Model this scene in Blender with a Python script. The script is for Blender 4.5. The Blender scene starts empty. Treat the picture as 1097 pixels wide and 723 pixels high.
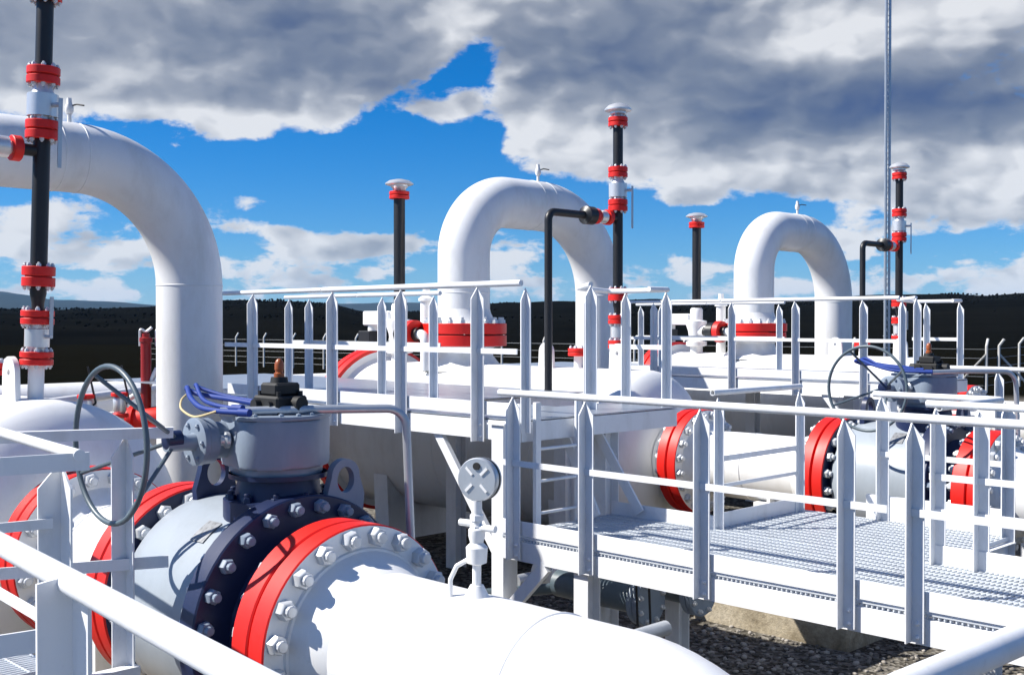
import bpy, bmesh, math, random
from mathutils import Vector, Matrix, noise
random.seed(7)
sc = bpy.context.scene
COL = sc.collection
V = Vector
R = math.radians
PI = math.pi
# World axes: X runs along the pipe runs, Y across them, Z up. Z = 0 is the lower walkway deck, the gravel lies at GZ.
GZ = -1.4
EYE = 1.66
TH = R(45.2)
CT, ST = math.cos(TH), math.sin(TH)
RIGHT = V((CT, ST, 0)); FWD = V((-ST, CT, 0))

# ------------------------------------------------------------------ materials
def nt(name):
    m = bpy.data.materials.new(name); m.use_nodes = True
    t = m.node_tree
    for n in list(t.nodes): t.nodes.remove(n)
    out = t.nodes.new('ShaderNodeOutputMaterial'); b = t.nodes.new('ShaderNodeBsdfPrincipled')
    t.links.new(b.outputs[0], out.inputs[0])
    return m, t, b
def N(t, ty, **kw):
    n = t.nodes.new(ty)
    for k, v in kw.items():
        if k in n.inputs.keys(): n.inputs[k].default_value = v
        else: setattr(n, k, v)
    return n
def ramp(t, fac, stops):
    r = t.nodes.new('ShaderNodeValToRGB'); e = r.color_ramp.elements
    while len(e) < len(stops): e.new(.5)
    for i, (p, c) in enumerate(stops):
        e[i].position = p
        e[i].color = (c[0], c[1], c[2], 1) if not isinstance(c, (int, float)) else (c, c, c, 1)
    t.links.new(fac, r.inputs[0]); return r.outputs[0]
def paint(name, c, dirt=None, rough=.38, metal=0, amount=.5, scale=3.0, bump=.02, coat=0.0):
    """painted metal: faint blotches and grime runs in the colour, uneven gloss, orange-peel bump"""
    m, t, b = nt(name)
    dirt = dirt or tuple(x * .72 for x in c)
    tc = N(t, 'ShaderNodeTexCoord')
    mp = N(t, 'ShaderNodeMapping'); mp.inputs['Scale'].default_value = (1, 1, .35)
    t.links.new(tc.outputs['Object'], mp.inputs[0])
    n1 = N(t, 'ShaderNodeTexNoise', Scale=scale, Detail=6, Roughness=.65); t.links.new(mp.outputs[0], n1.inputs['Vector'])
    n2 = N(t, 'ShaderNodeTexNoise', Scale=38, Detail=4, Roughness=.6); t.links.new(tc.outputs['Object'], n2.inputs['Vector'])
    f1 = ramp(t, n1.outputs[0], [(.48, 0), (.75, amount)])
    f2 = ramp(t, n2.outputs[0], [(.62, 0), (.78, amount * .5)])
    ad = N(t, 'ShaderNodeMath', operation='ADD', use_clamp=True); t.links.new(f1, ad.inputs[0]); t.links.new(f2, ad.inputs[1])
    mx = N(t, 'ShaderNodeMix', data_type='RGBA')
    mx.inputs[6].default_value = (*c, 1); mx.inputs[7].default_value = (*dirt, 1)
    t.links.new(ad.outputs[0], mx.inputs[0]); t.links.new(mx.outputs[2], b.inputs['Base Color'])
    rr = N(t, 'ShaderNodeMapRange'); rr.inputs[3].default_value = rough - .08; rr.inputs[4].default_value = rough + .16
    t.links.new(n1.outputs[0], rr.inputs[0]); t.links.new(rr.outputs[0], b.inputs['Roughness'])
    b.inputs['Metallic'].default_value = metal
    b.inputs['Coat Weight'].default_value = coat
    bp = N(t, 'ShaderNodeBump', Strength=bump * 4, Distance=.004); t.links.new(n2.outputs[0], bp.inputs['Height'])
    t.links.new(bp.outputs[0], b.inputs['Normal'])
    return m
M = {}
M['white'] = paint('white_paint', (.80, .80, .79), (.54, .51, .46), .36, amount=.45)
M['steelwhite'] = paint('white_steel_paint', (.78, .79, .80), (.50, .49, .47), .42, amount=.4, scale=6)
M['red'] = paint('red_paint', (.72, .010, .004), (.42, .010, .006), .45, amount=.35)
M['darkred'] = paint('dark_red_paint', (.30, .010, .010), (.15, .01, .01), .4)
M['black'] = paint('black_paint', (.012, .012, .013), (.03, .027, .025), .4)
M['valve'] = paint('pale_valve_paint', (.33, .37, .41), (.22, .25, .28), .34, amount=.5)
M['navy'] = paint('dark_navy', (.008, .018, .066), (.006, .011, .034), .40)  # much darker and bluer than the valve body: flanges, pedestal, one lug, hub
M['gear'] = paint('blue_grey_paint', (.23, .28, .35), (.15, .19, .24), .4, amount=.6)
M['wheel'] = paint('grey_wheel_paint', (.09, .125, .15), (.04, .05, .06), .38)
M['nut'] = paint('zinc_nut', (.62, .64, .66), (.38, .36, .33), .34, metal=.25, amount=.6, scale=9)
M['galv'] = paint('galvanised_steel', (.50, .53, .56), (.34, .36, .38), .36, metal=.55, scale=9)
M['grate'] = paint('galvanised_grating', (.66, .70, .74), (.46, .48, .5), .4, metal=.15, scale=9)
M['plateblue'] = paint('galvanised_plate', (.42, .46, .52), (.3, .33, .36), .3, metal=.6, scale=7)
M['chrome'] = paint('bright_steel', (.74, .74, .73), (.5, .5, .5), .33, metal=.6, scale=9)
M['hose'] = paint('blue_hose', (.002, .034, .24), (.002, .02, .13), .6)
M['cable'] = paint('cream_cable', (.62, .50, .26), None, .5)
M['rubber'] = paint('black_rubber', (.010, .010, .010), None, .6)
M['amber'] = paint('amber_dome', (.34, .085, .02), (.12, .03, .01), .3)
M['conc_post'] = paint('pale_concrete_post', (.58, .57, .54), (.38, .36, .32), .8, scale=5)
M['plate'] = paint('etched_plate', (.30, .31, .32), (.06, .06, .06), .4, metal=.3, scale=40, amount=.9)

def mat_concrete():
    m, t, b = nt('stained_concrete')
    tc = N(t, 'ShaderNodeTexCoord')
    n1 = N(t, 'ShaderNodeTexNoise', Scale=2.2, Detail=8, Roughness=.7); t.links.new(tc.outputs['Object'], n1.inputs[0])
    n2 = N(t, 'ShaderNodeTexNoise', Scale=30, Detail=6, Roughness=.7); t.links.new(tc.outputs['Object'], n2.inputs[0])
    c = ramp(t, n1.outputs[0], [(.3, (.20, .16, .10)), (.5, (.42, .36, .26)), (.7, (.52, .46, .36))])
    d = ramp(t, n2.outputs[0], [(.35, .55), (.6, 1)])
    mx = N(t, 'ShaderNodeMix', data_type='RGBA', blend_type='MULTIPLY'); mx.inputs[0].default_value = .7
    t.links.new(c, mx.inputs[6]); t.links.new(d, mx.inputs[7]); t.links.new(mx.outputs[2], b.inputs['Base Color'])
    b.inputs['Roughness'].default_value = .9
    bp = N(t, 'ShaderNodeBump', Strength=.6, Distance=.02); t.links.new(n2.outputs[0], bp.inputs['Height']); t.links.new(bp.outputs[0], b.inputs['Normal'])
    return m
M['concrete'] = mat_concrete()

def mat_ground():
    m, t, b = nt('gravel_and_grass')
    tc = N(t, 'ShaderNodeTexCoord'); 
    v = N(t, 'ShaderNodeTexVoronoi', Scale=22); t.links.new(tc.outputs['Object'], v.inputs['Vector'])
    n1 = N(t, 'ShaderNodeTexNoise', Scale=.35, Detail=6); t.links.new(tc.outputs['Object'], n1.inputs['Vector'])
    n2 = N(t, 'ShaderNodeTexNoise', Scale=.05, Detail=9, Roughness=.7); t.links.new(tc.outputs['Object'], n2.inputs['Vector'])
    sx = N(t, 'ShaderNodeSeparateColor'); t.links.new(v.outputs['Color'], sx.inputs[0])
    g = ramp(t, sx.outputs[0], [(0, (.06, .054, .045)), (.5, (.14, .13, .11)), (1, (.28, .26, .23))])
    gm = N(t, 'ShaderNodeMix', data_type='RGBA', blend_type='MULTIPLY'); gm.inputs[0].default_value = .6
    t.links.new(g, gm.inputs[6]); t.links.new(ramp(t, n1.outputs[0], [(.3, .6), (.7, 1)]), gm.inputs[7])
    grass = ramp(t, n2.outputs[0], [(.3, (.004, .004, .003)), (.5, (.006, .006, .0045)), (.62, (.005, .0055, .0045)), (.75, (.022, .016, .008))])
    # the gravel pad ends at about 52 m from the walkway
    ln = N(t, 'ShaderNodeVectorMath', operation='LENGTH'); t.links.new(tc.outputs['Object'], ln.inputs[0])
    ad = N(t, 'ShaderNodeMath', operation='MULTIPLY_ADD'); t.links.new(n2.outputs[0], ad.inputs[0]); ad.inputs[1].default_value = 16; t.links.new(ln.outputs['Value'], ad.inputs[2])
    f = N(t, 'ShaderNodeMapRange'); f.inputs[1].default_value = 57; f.inputs[2].default_value = 62; t.links.new(ad.outputs[0], f.inputs[0])
    mx = N(t, 'ShaderNodeMix', data_type='RGBA'); t.links.new(f.outputs[0], mx.inputs[0]); t.links.new(gm.outputs[2], mx.inputs[6]); t.links.new(grass, mx.inputs[7])
    t.links.new(mx.outputs[2], b.inputs['Base Color']); b.inputs['Roughness'].default_value = .95
    b.inputs['Specular IOR Level'].default_value = 0
    bp = N(t, 'ShaderNodeBump', Strength=.8, Distance=.03); t.links.new(v.outputs['Distance'], bp.inputs['Height']); t.links.new(bp.outputs[0], b.inputs['Normal'])
    return m
M['ground'] = mat_ground()
def mat_stone():
    m, t, b = nt('gravel_stone')
    g = N(t, 'ShaderNodeNewGeometry')
    c = ramp(t, g.outputs['Random Per Island'], [(0, (.06, .054, .046)), (.5, (.17, .155, .135)), (1, (.40, .37, .33))])
    t.links.new(c, b.inputs['Base Color']); b.inputs['Roughness'].default_value = .9
    return m
M['stone'] = mat_stone()
def mat_hill(name, a, c, sc_):
    m, t, b = nt(name)
    tc = N(t, 'ShaderNodeTexCoord')
    n = N(t, 'ShaderNodeTexNoise', Scale=sc_, Detail=10, Roughness=.72); t.links.new(tc.outputs['Object'], n.inputs[0])
    t.links.new(ramp(t, n.outputs[0], [(.35, a), (.72, c)]), b.inputs['Base Color'])
    b.inputs['Roughness'].default_value = 1; b.inputs['Specular IOR Level'].default_value = 0
    return m
M['hill'] = mat_hill('dark_forest_hill', (.0022, .0028, .0034), (.0075, .0080, .0075), .012)
M['farhill'] = mat_hill('forest_far_range', (.012, .018, .018), (.03, .035, .03), .0012)

# ------------------------------------------------------------------ mesh helpers
def frame_of(ax):
    ax = V(ax).normalized()
    u = ax.cross(V((0, 0, 1)))
    if u.length < 1e-4: u = V((1, 0, 0))
    u.normalize(); w = ax.cross(u).normalized()
    return ax, u, w
def lathe(bm, o, ax, prof, n=32, mats=None):
    """revolve (t, r) pairs about the axis through o"""
    o = V(o); ax, u, w = frame_of(ax); rings = []
    for t, r in prof:
        c = o + ax * t
        if r < 1e-6: rings.append([bm.verts.new(c)])
        else: rings.append([bm.verts.new(c + (u * math.cos(2*PI*i/n) + w * math.sin(2*PI*i/n)) * r) for i in range(n)])
    for k in range(len(rings) - 1):
        a, b = rings[k], rings[k+1]
        for i in range(n):
            j = (i + 1) % n
            if len(a) == 1 and len(b) == 1: continue
            if len(a) == 1: f = bm.faces.new((a[0], b[i], b[j]))
            elif len(b) == 1: f = bm.faces.new((a[i], b[0], a[j]))
            else: f = bm.faces.new((a[i], b[i], b[j], a[j]))
            if mats: f.material_index = mats[k]
def cyl(bm, p0, p1, r, n=20, r1=None, cham=0):
    p0, p1 = V(p0), V(p1); L = (p1 - p0).length; r1 = r if r1 is None else r1
    if cham: prof = [(0, 0), (0, r - cham), (cham, r), (L - cham, r1), (L, r1 - cham), (L, 0)]
    else: prof = [(0, 0), (0, r), (L, r1), (L, 0)]
    lathe(bm, p0, p1 - p0, prof, n)
def disc(bm, o, ax, r, t, n=40, ch=.006, mats=None):
    lathe(bm, o, ax, [(0, 0), (0, r - ch), (ch, r), (t - ch, r), (t, r - ch), (t, 0)], n, mats)
def arc_path(pts, bend, seg=10):
    pts = [V(p) for p in pts]; out = [pts[0]]
    for i in range(1, len(pts) - 1):
        a, p, b = pts[i-1], pts[i], pts[i+1]
        d0 = (p - a).normalized(); d1 = (b - p).normalized(); ang = d0.angle(d1)
        if ang < .02 or bend <= 0: out.append(p); continue
        L = min(bend * math.tan(ang / 2), (p - a).length * .499, (b - p).length * .499); rr = L / math.tan(ang / 2)
        s = p - d0 * L; nrm = (d1 - d0 * d1.dot(d0)).normalized(); c = s + nrm * rr
        for k in range(seg + 1):
            th = ang * k / seg
            out.append(c + (-nrm * math.cos(th) + d0 * math.sin(th)) * rr)
    out.append(pts[-1]); return out
def spline(pts, k=6):
    P = [V(p) for p in pts]; P = [P[0] * 2 - P[1]] + P + [P[-1] * 2 - P[-2]]; out = []
    for i in range(1, len(P) - 2):
        a, b, c, d = P[i-1:i+3]
        for j in range(k):
            t = j / k; out.append(.5 * (2*b + (c - a)*t + (2*a - 5*b + 4*c - d)*t*t + (3*b - a - 3*c + d)*t**3))
    return out + [P[-2]]
def tube(bm, pts, r, n=12, bend=0, seg=10, cap=True, closed=False, hollow=False):
    P = arc_path(pts, bend, seg) if not closed else [V(p) for p in pts]
    rings = []; m = len(P)
    t0 = (P[1] - P[0]).normalized(); _, u, w = frame_of(t0)
    for i, p in enumerate(P):
        if closed: t = (P[(i+1) % m] - P[i-1]).normalized()
        elif i == 0: t = (P[1] - P[0]).normalized()
        elif i == m - 1: t = (P[-1] - P[-2]).normalized()
        else: t = ((P[i] - P[i-1]).normalized() + (P[i+1] - P[i]).normalized()).normalized()
        q = t0.rotation_difference(t); u = q @ u; u = (u - t * u.dot(t)).normalized(); w = t.cross(u); t0 = t
        k = 1.0
        rings.append([bm.verts.new(p + (u * math.cos(2*PI*j/n) + w * math.sin(2*PI*j/n)) * r * k) for j in range(n)])
    last = m if closed else m - 1
    for i in range(last):
        a, b = rings[i], rings[(i+1) % m]
        for j in range(n):
            jj = (j + 1) % n
            bm.faces.new((a[j], b[j], b[jj], a[jj]))
    if cap and not closed:
        if hollow:
            for ring, p, d in ((rings[0], P[0], (P[1]-P[0]).normalized()), (rings[-1], P[-1], (P[-2]-P[-1]).normalized())):
                inn = [bm.verts.new(p + (v.co - p) * .8) for v in ring]; deep = [bm.verts.new(v.co + d * .12) for v in inn]
                for j in range(n):
                    jj = (j+1) % n
                    bm.faces.new((ring[j], ring[jj], inn[jj], inn[j])); bm.faces.new((inn[j], inn[jj], deep[jj], deep[j]))
                bm.faces.new(deep)
        else: bm.faces.new(rings[0]); bm.faces.new(rings[-1])
def box(bm, x0, x1, y0, y1, z0, z1, bev=0.0, mi=0):
    x0, x1 = min(x0, x1), max(x0, x1); y0, y1 = min(y0, y1), max(y0, y1); z0, z1 = min(z0, z1), max(z0, z1)
    vs = [bm.verts.new((x, y, z)) for x in (x0, x1) for y in (y0, y1) for z in (z0, z1)]
    fs = [bm.faces.new([vs[i] for i in q]) for q in ((0,1,3,2),(4,6,7,5),(0,4,5,1),(2,3,7,6),(0,2,6,4),(1,5,7,3))]
    for f in fs: f.material_index = mi
    if bev:
        es = list({e for f in fs for e in f.edges})
        bmesh.ops.bevel(bm, geom=es, offset=bev, segments=1, affect='EDGES', profile=.5)
def bar(bm, p0, p1, w, h, up=(0, 0, 1)):
    """rectangular bar from p0 to p1; h along up, w across"""
    p0, p1, up = V(p0), V(p1), V(up); d = (p1 - p0).normalized(); s = d.cross(up).normalized(); up = s.cross(d).normalized()
    vs = [bm.verts.new(p + s * (w/2 * i) + up * (h/2 * j)) for p in (p0, p1) for i, j in ((-1,-1),(1,-1),(1,1),(-1,1))]
    for q in ((0,1,2,3),(7,6,5,4),(0,4,5,1),(1,5,6,2),(2,6,7,3),(3,7,4,0)): bm.faces.new([vs[i] for i in q])
def prism(bm, outline, ax, o, t, bev=0):
    """outline of (u, z) pairs in the plane across ax at o, extruded t along ax"""
    ax = V(ax).normalized(); u = V((0, 0, 1)).cross(ax).normalized(); o = V(o); z = V((0, 0, 1))
    if abs(ax.z) > .9: u = V((1, 0, 0)); z = V((0, 1, 0))
    a = [bm.verts.new(o + u * p[0] + z * p[1]) for p in outline]
    b = [bm.verts.new(v.co + ax * t) for v in a]
    n = len(a); fs = [bm.faces.new(a), bm.faces.new(b)]
    for i in range(n): fs.append(bm.faces.new((a[i], a[(i+1) % n], b[(i+1) % n], b[i])))
    if bev:
        bmesh.ops.bevel(bm, geom=list({e for f in fs[:2] for e in f.edges}), offset=bev, segments=2, affect='EDGES', profile=.5)
def ring_plate(bm, outline, hole, ax, o, t):
    """plate with a hole: outline and hole have the same number of points"""
    ax = V(ax).normalized(); u = V((0, 0, 1)).cross(ax).normalized(); o = V(o); z = V((0, 0, 1)); n = len(outline)
    L = [[bm.verts.new(o + u * p[0] + z * p[1] + ax * d) for p in loop] for d in (0, t) for loop in (outline, hole)]
    oa, ha, ob, hb = L
    for i in range(n):
        j = (i + 1) % n
        for q in ((oa[i], oa[j], ha[j], ha[i]), (ob[j], ob[i], hb[i], hb[j]), (oa[j], oa[i], ob[i], ob[j]), (ha[i], ha[j], hb[j], hb[i])): bm.faces.new(q)
def hexnut(bm, o, ax, r=.045, h=.045, stud=.03, sr=.026):
    ax, u, w = frame_of(ax); o = V(o)
    prof = [(0, r), (h * .82, r), (h, r * .86), (h, sr)]
    lathe(bm, o, ax, prof, 6)
    lathe(bm, o, ax, [(h * .9, sr), (h + stud - .004, sr), (h + stud, sr - .005), (h + stud, 0)], 10)

def root_of(p):
    while p.parent: p = p.parent
    return p
def obj(name, bm, mats, parent=None, smooth=34):
    bmesh.ops.recalc_face_normals(bm, faces=bm.faces[:])
    if parent is not None: bmesh.ops.translate(bm, verts=bm.verts[:], vec=-root_of(parent).location)
    lim = R(smooth)
    for f in bm.faces: f.smooth = True
    for e in bm.edges:
        if len(e.link_faces) == 2 and e.calc_face_angle(0) > lim: e.smooth = False
    me = bpy.data.meshes.new(name); bm.to_mesh(me); bm.free()
    for m in (mats if isinstance(mats, (list, tuple)) else [mats]): me.materials.append(m)
    o = bpy.data.objects.new(name, me); COL.objects.link(o)
    if parent is not None: o.parent = parent
    return o
def thing(name, loc, label, cat, group=None):
    o = bpy.data.objects.new(name, None); COL.objects.link(o); o.location = loc; o.empty_display_size = .2
    o['label'] = label; o['category'] = cat
    if group: o['group'] = group
    return o
def tag(o, label, cat, group=None):
    o['label'] = label; o['category'] = cat
    if group: o['group'] = group
    return o
def struct(name, bm, m):
    o = obj(name, bm, m); o['kind'] = 'structure'; return o
def copy_tree(src, parent=None, skip=()):
    c = src.copy(); COL.objects.link(c)
    if parent is not None: c.parent = parent
    for ch in list(src.children):
        if ch.name.split('.')[0] in skip: continue
        copy_tree(ch, c, skip)
    return c
def dup(src, delta, label, skip=()):
    c = copy_tree(src, None, skip); c.location = src.location + V(delta); c['label'] = label
    return c
BOLT = {}
def bolts(parent, x, y, z, ax, pcd, n, r=.045, h=.045, stud=.03, phase=.5, mat='nut', name='bolt'):
    """n separate hex nuts on a bolt circle, sharing one mesh"""
    key = (round(r, 4), round(h, 4), round(stud, 4), mat)
    if key not in BOLT:
        bm = bmesh.new(); hexnut(bm, (0, 0, 0), (1, 0, 0), r, h, stud, r * .58)
        t = obj(name, bm, M[mat]); BOLT[key] = t.data; bpy.data.objects.remove(t)
    ax, u, w = frame_of(ax); rt = root_of(parent).location
    for i in range(n):
        th = 2 * PI * (i + phase) / n
        o = bpy.data.objects.new(name, BOLT[key]); COL.objects.link(o); o.parent = parent
        o.location = V((x, y, z)) + (u * math.cos(th) + w * math.sin(th)) * pcd - rt
        q = V((1, 0, 0)).rotation_difference(ax)
        spin = (i * 37 % 60) * PI / 180
        o.rotation_mode = 'QUATERNION'; 
        from mathutils import Quaternion
        o.rotation_quaternion = Quaternion(ax, spin) @ q

AX = .06                                    # height of the run axis
RUN = [3.5, 10.85, 18.2]                    # the three pipe runs
DY = 7.35

# ------------------------------------------------------------------ pipe run: inlet pipe, ball valve, vessel
def inlet_pipe(y):
    t = thing('inlet_pipe', (-4.6, y, GZ), '', 'pipe', 'white inlet pipes with red rimmed flanges')
    bm = bmesh.new()
    pr = .37
    tube(bm, [(-4.55, y, AX), (-2.14, y, AX), (-2.14, y, GZ - .1)], pr, 56, 1.14, 20)
    for b in (-3.28,):                      # weld seam
        lathe(bm, (b, y, AX), (1, 0, 0), [(-.014, pr - .002), (-.005, pr + .006), (.005, pr + .006), (.014, pr - .002)], 56)
    obj('pipe', bm, M['white'], t)
    bm = bmesh.new()                        # flange: red rim, white face, weld-neck hub
    lathe(bm, (-4.73, y, AX), (1, 0, 0), [(0, 0), (0, .575), (.008, .583), (.122, .583), (.13, .575), (.131, .468), (.145, .462), (.15, .45), (.25, .40), (.34, .374), (.36, .36)], 72, [0, 0, 0, 0, 1, 1, 1, 1, 1, 1])
    f = obj('pipe_flange', bm, [M['red'], M['white']], t)
    bolts(f, -4.60, y, AX, (1, 0, 0), .522, 20, .05, .05, .028, name='bolt')
    return t
def ball_valve(y):
    t = thing('ball_valve', (-5.5, y, GZ), '', 'valve', 'ball valves with gearboxes and handwheels')
    cx = -5.6
    bm = bmesh.new()                        # pale body cylinder with slightly domed shoulders
    lathe(bm, (cx, y, AX), (1, 0, 0), [(-.56, .40), (-.53, .52), (-.44, .585), (-.3, .60), (.36, .60), (.38, .60)], 64)
    body = obj('body', bm, M['valve'], t)
    bm = bmesh.new()                        # body joint flange facing the camera side
    lathe(bm, (-5.22, y, AX), (1, 0, 0), [(0, .58), (0, .672), (.008, .68), (.132, .68), (.14, .672), (.142, .47), (.2, .44), (.40, .43), (.42, .42)], 72)
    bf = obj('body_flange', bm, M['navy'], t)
    bolts(bf, -5.08, y, AX, (1, 0, 0), .62, 24, .040, .042, .03, .5, 'gear')
    bolts(bf, -5.22, y, AX, (-1, 0, 0), .635, 24, .036, .03, .02)
    bm = bmesh.new()                        # end flange next to the pipe, red rim
    lathe(bm, (-4.88, y, AX), (1, 0, 0), [(0, .40), (0, .575), (.008, .583), (.128, .583), (.136, .575), (.136, .54), (.145, .54), (.145, 0)], 72, [1, 0, 0, 0, 0, 0, 0])
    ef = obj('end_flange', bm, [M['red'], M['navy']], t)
    bolts(ef, -4.88, y, AX, (-1, 0, 0), .522, 20, .044, .04, .02)
    bm = bmesh.new()                        # end flange at the far side, its navy face looks to the body
    lathe(bm, (-6.30, y, AX), (1, 0, 0), [(0, 0), (0, .61), (.008, .62), (.112, .62), (.12, .61), (.121, .46), (.2, .42)], 72, [0, 0, 0, 0, 1, 1])
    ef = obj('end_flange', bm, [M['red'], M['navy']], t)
    bolts(ef, -6.18, y, AX, (1, 0, 0), .55, 20, .046, .045, .03)
    bm = bmesh.new()                        # stem pedestal
    gx, gy = -5.38, y + .02
    lathe(bm, (gx, gy, AX + .52), (0, 0, 1), [(0, .30), (.12, .30), (.125, .24), (.23, .22), (.235, .27), (.26, .27)], 40)
    for k in range(10):
        th = 2*PI*k/10
        hexnut(bm, (gx + .265*math.cos(th), gy + .265*math.sin(th), AX + .64), (0, 0, 1), .028, .03, .02, .016)
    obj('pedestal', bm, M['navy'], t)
    bm = bmesh.new()                        # gearbox: a flat rounded housing
    z0, z1 = AX + .82, AX + 1.08
    pts = []
    for (px, py, rr) in ((-.31, -.20, .10), (.12, -.30, .12), (.34, -.02, .2), (.10, .30, .16), (-.28, .24, .14)):
        pts.append((px, py, rr))
    outline = []
    n = len(pts)
    for i in range(n):
        p0 = V(pts[i-1][:2]); p = V(pts[i][:2]); p1 = V(pts[(i+1) % n][:2])
        for q in arc_path([p0.to_3d(), p.to_3d(), p1.to_3d()], pts[i][2], 5)[1:-1]: outline.append((q.x, q.y))
    prism(bm, outline, (0, 0, 1), (gx, gy, z0), z1 - z0, .018)
    prism(bm, [(p[0]*.86, p[1]*.86) for p in outline], (0, 0, 1), (gx, gy, z0 - .05), .05, .01)
    gb = obj('gearbox', bm, M['gear'], t)
    bm = bmesh.new()                        # cover plate on top and its rim of small bolts
    prism(bm, [(p[0]*1.03, p[1]*1.03) for p in outline], (0, 0, 1), (gx, gy, z1), .022, .005)
    for i in range(0, len(outline), 2):
        p = outline[i]; hexnut(bm, (gx + p[0]*.9, gy + p[1]*.9, z1 + .022), (0, 0, 1), .014, .012, .004, .008)
    obj('cover', bm, M['gear'], gb)
    bm = bmesh.new()                        # oil plug
    lathe(bm, (gx - .06, gy - .275, z0 + .15), V((-.25, -1, 0)), [(0, .045), (.02, .045), (.025, .036), (.03, .03), (.05, .03), (.055, .02), (.055, 0)], 16)
    obj('plug', bm, M['galv'], gb)
    bm = bmesh.new()                        # worm housing toward the handwheel
    wx, wz = -5.56, AX + .98
    lathe(bm, (wx, y - .16, wz - .02), (0, -1, 0), [(0, .10), (.14, .10), (.145, .125), (.20, .125), (.205, .13), (.235, .13), (.24, .12), (.24, .05), (.26, .045), (.40, .042), (.40, 0)], 28)
    for k in range(6):
        th = 2*PI*k/6
        hexnut(bm, (wx + .10*math.cos(th), y - .40, wz - .02 + .10*math.sin(th)), (0, -1, 0), .014, .012, .004, .008)
    obj('worm_housing', bm, M['gear'], gb)
    bm = bmesh.new()                        # dished handwheel, rim 0.4 m from the hub
    hy, ry = y - .50, y - .87
    Rr = .40
    rim = [(wx + Rr*math.cos(2*PI*k/56), ry, wz + Rr*math.sin(2*PI*k/56)) for k in range(56)]
    tube(bm, rim, .0145, 12, closed=True)
    hw = obj('handwheel', bm, M['wheel'], t)
    bm = bmesh.new()
    lathe(bm, (wx, hy + .02, wz), (0, -1, 0), [(0, .03), (0, .05), (.08, .05), (.085, .04), (.085, 0)], 18)
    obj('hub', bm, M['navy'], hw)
    for k in range(4):
        th = PI/4*.6 + PI/2*k
        bm = bmesh.new()
        tube(bm, [(wx + .03*math.cos(th), hy - .02, wz + .03*math.sin(th)), (wx + Rr*.98*math.cos(th), ry + .006, wz + Rr*.98*math.sin(th))], .0115, 8)
        obj('spoke', bm, M['wheel'], hw)
    # black switch box on top with an amber dome
    bm = bmesh.new(); zt = z1 + .022
    box(bm, gx - .10, gx + .14, gy - .10, gy + .10, zt, zt + .10, .012)
    box(bm, gx - .06, gx + .10, gy - .08, gy + .08, zt + .10, zt + .17, .012)
    cyl(bm, (gx - .10, gy - .02, zt + .06), (gx - .17, gy - .02, zt + .06), .035, 14)
    cyl(bm, (gx - .04, gy - .10, zt + .05), (gx - .04, gy - .135, zt + .05), .032, 16)
    cyl(bm, (gx + .08, gy - .10, zt + .05), (gx + .08, gy - .125, zt + .05), .026, 16)
    cyl(bm, (gx + .14, gy + .02, zt + .06), (gx + .20, gy + .02, zt + .06), .04, 14)
    cyl(bm, (gx + .01, gy, zt + .17), (gx + .01, gy, zt + .20), .05, 20, .045)
    for k in range(4): cyl(bm, (gx - .07 + .18 * (k % 2), gy - .07 + .14 * (k // 2), zt + .095), (gx - .07 + .18 * (k % 2), gy - .07 + .14 * (k // 2), zt + .125), .014, 8)
    sb = obj('switch_box', bm, M['rubber'], t)
    bm = bmesh.new()
    lathe(bm, (gx + .01, gy, zt + .20), (0, 0, 1), [(0, .03), (.02, .03), (.025, .022), (.035, .022), (.04, .026), (.07, .026), (.09, .020), (.10, .010), (.102, 0)], 16)
    obj('indicator_dome', bm, M['amber'], sb)
    # lifting lugs
    def lug(xx, yy, zz, s, mat, ax):
        bm = bmesh.new(); n = 24; out = []; hole = []
        for k in range(n):
            th = 2*PI*k/n
            u, z = math.cos(th), math.sin(th)
            if z > -.05: out.append((u*.085*s, .16*s + z*.085*s))
            else: out.append((u*.12*s + (.0 if abs(u) > .3 else 0), max(-.06, .0)*s - .04*s if abs(u) < .9 else .06*s))
            hole.append((u*.052*s, .14*s + z*.066*s))
        ring_plate(bm, out, hole, ax, (xx, yy, zz), .05)
        obj('lifting_lug', bm, mat, t)
    lug(-6.02, y - .02, AX + .56, 1.15, M['navy'], (1, 0, 0))
    lug(-5.16, y + .28, AX + .58, 1.1, M['gear'], (1, 0, 0))
    bm = bmesh.new()                        # maker's plate, its text is only etched noise at this size
    for k in range(5):
        a0 = R(120 + 2.8*k); a1 = R(120 + 2.8*(k+1))
        for (xa, xb) in ((-5.56, -5.43),):
            q = [bm.verts.new((x_, y + .604*math.cos(a_), AX + .604*math.sin(a_))) for x_, a_ in ((xa, a0), (xb, a0), (xb, a1), (xa, a1))]
            bm.faces.new(q)
    bmesh.ops.remove_doubles(bm, verts=bm.verts[:], dist=.001)
    bmesh.ops.solidify(bm, geom=bm.faces[:], thickness=.003)
    obj('name_plate', bm, M['plate'], body)
    return t
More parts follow.
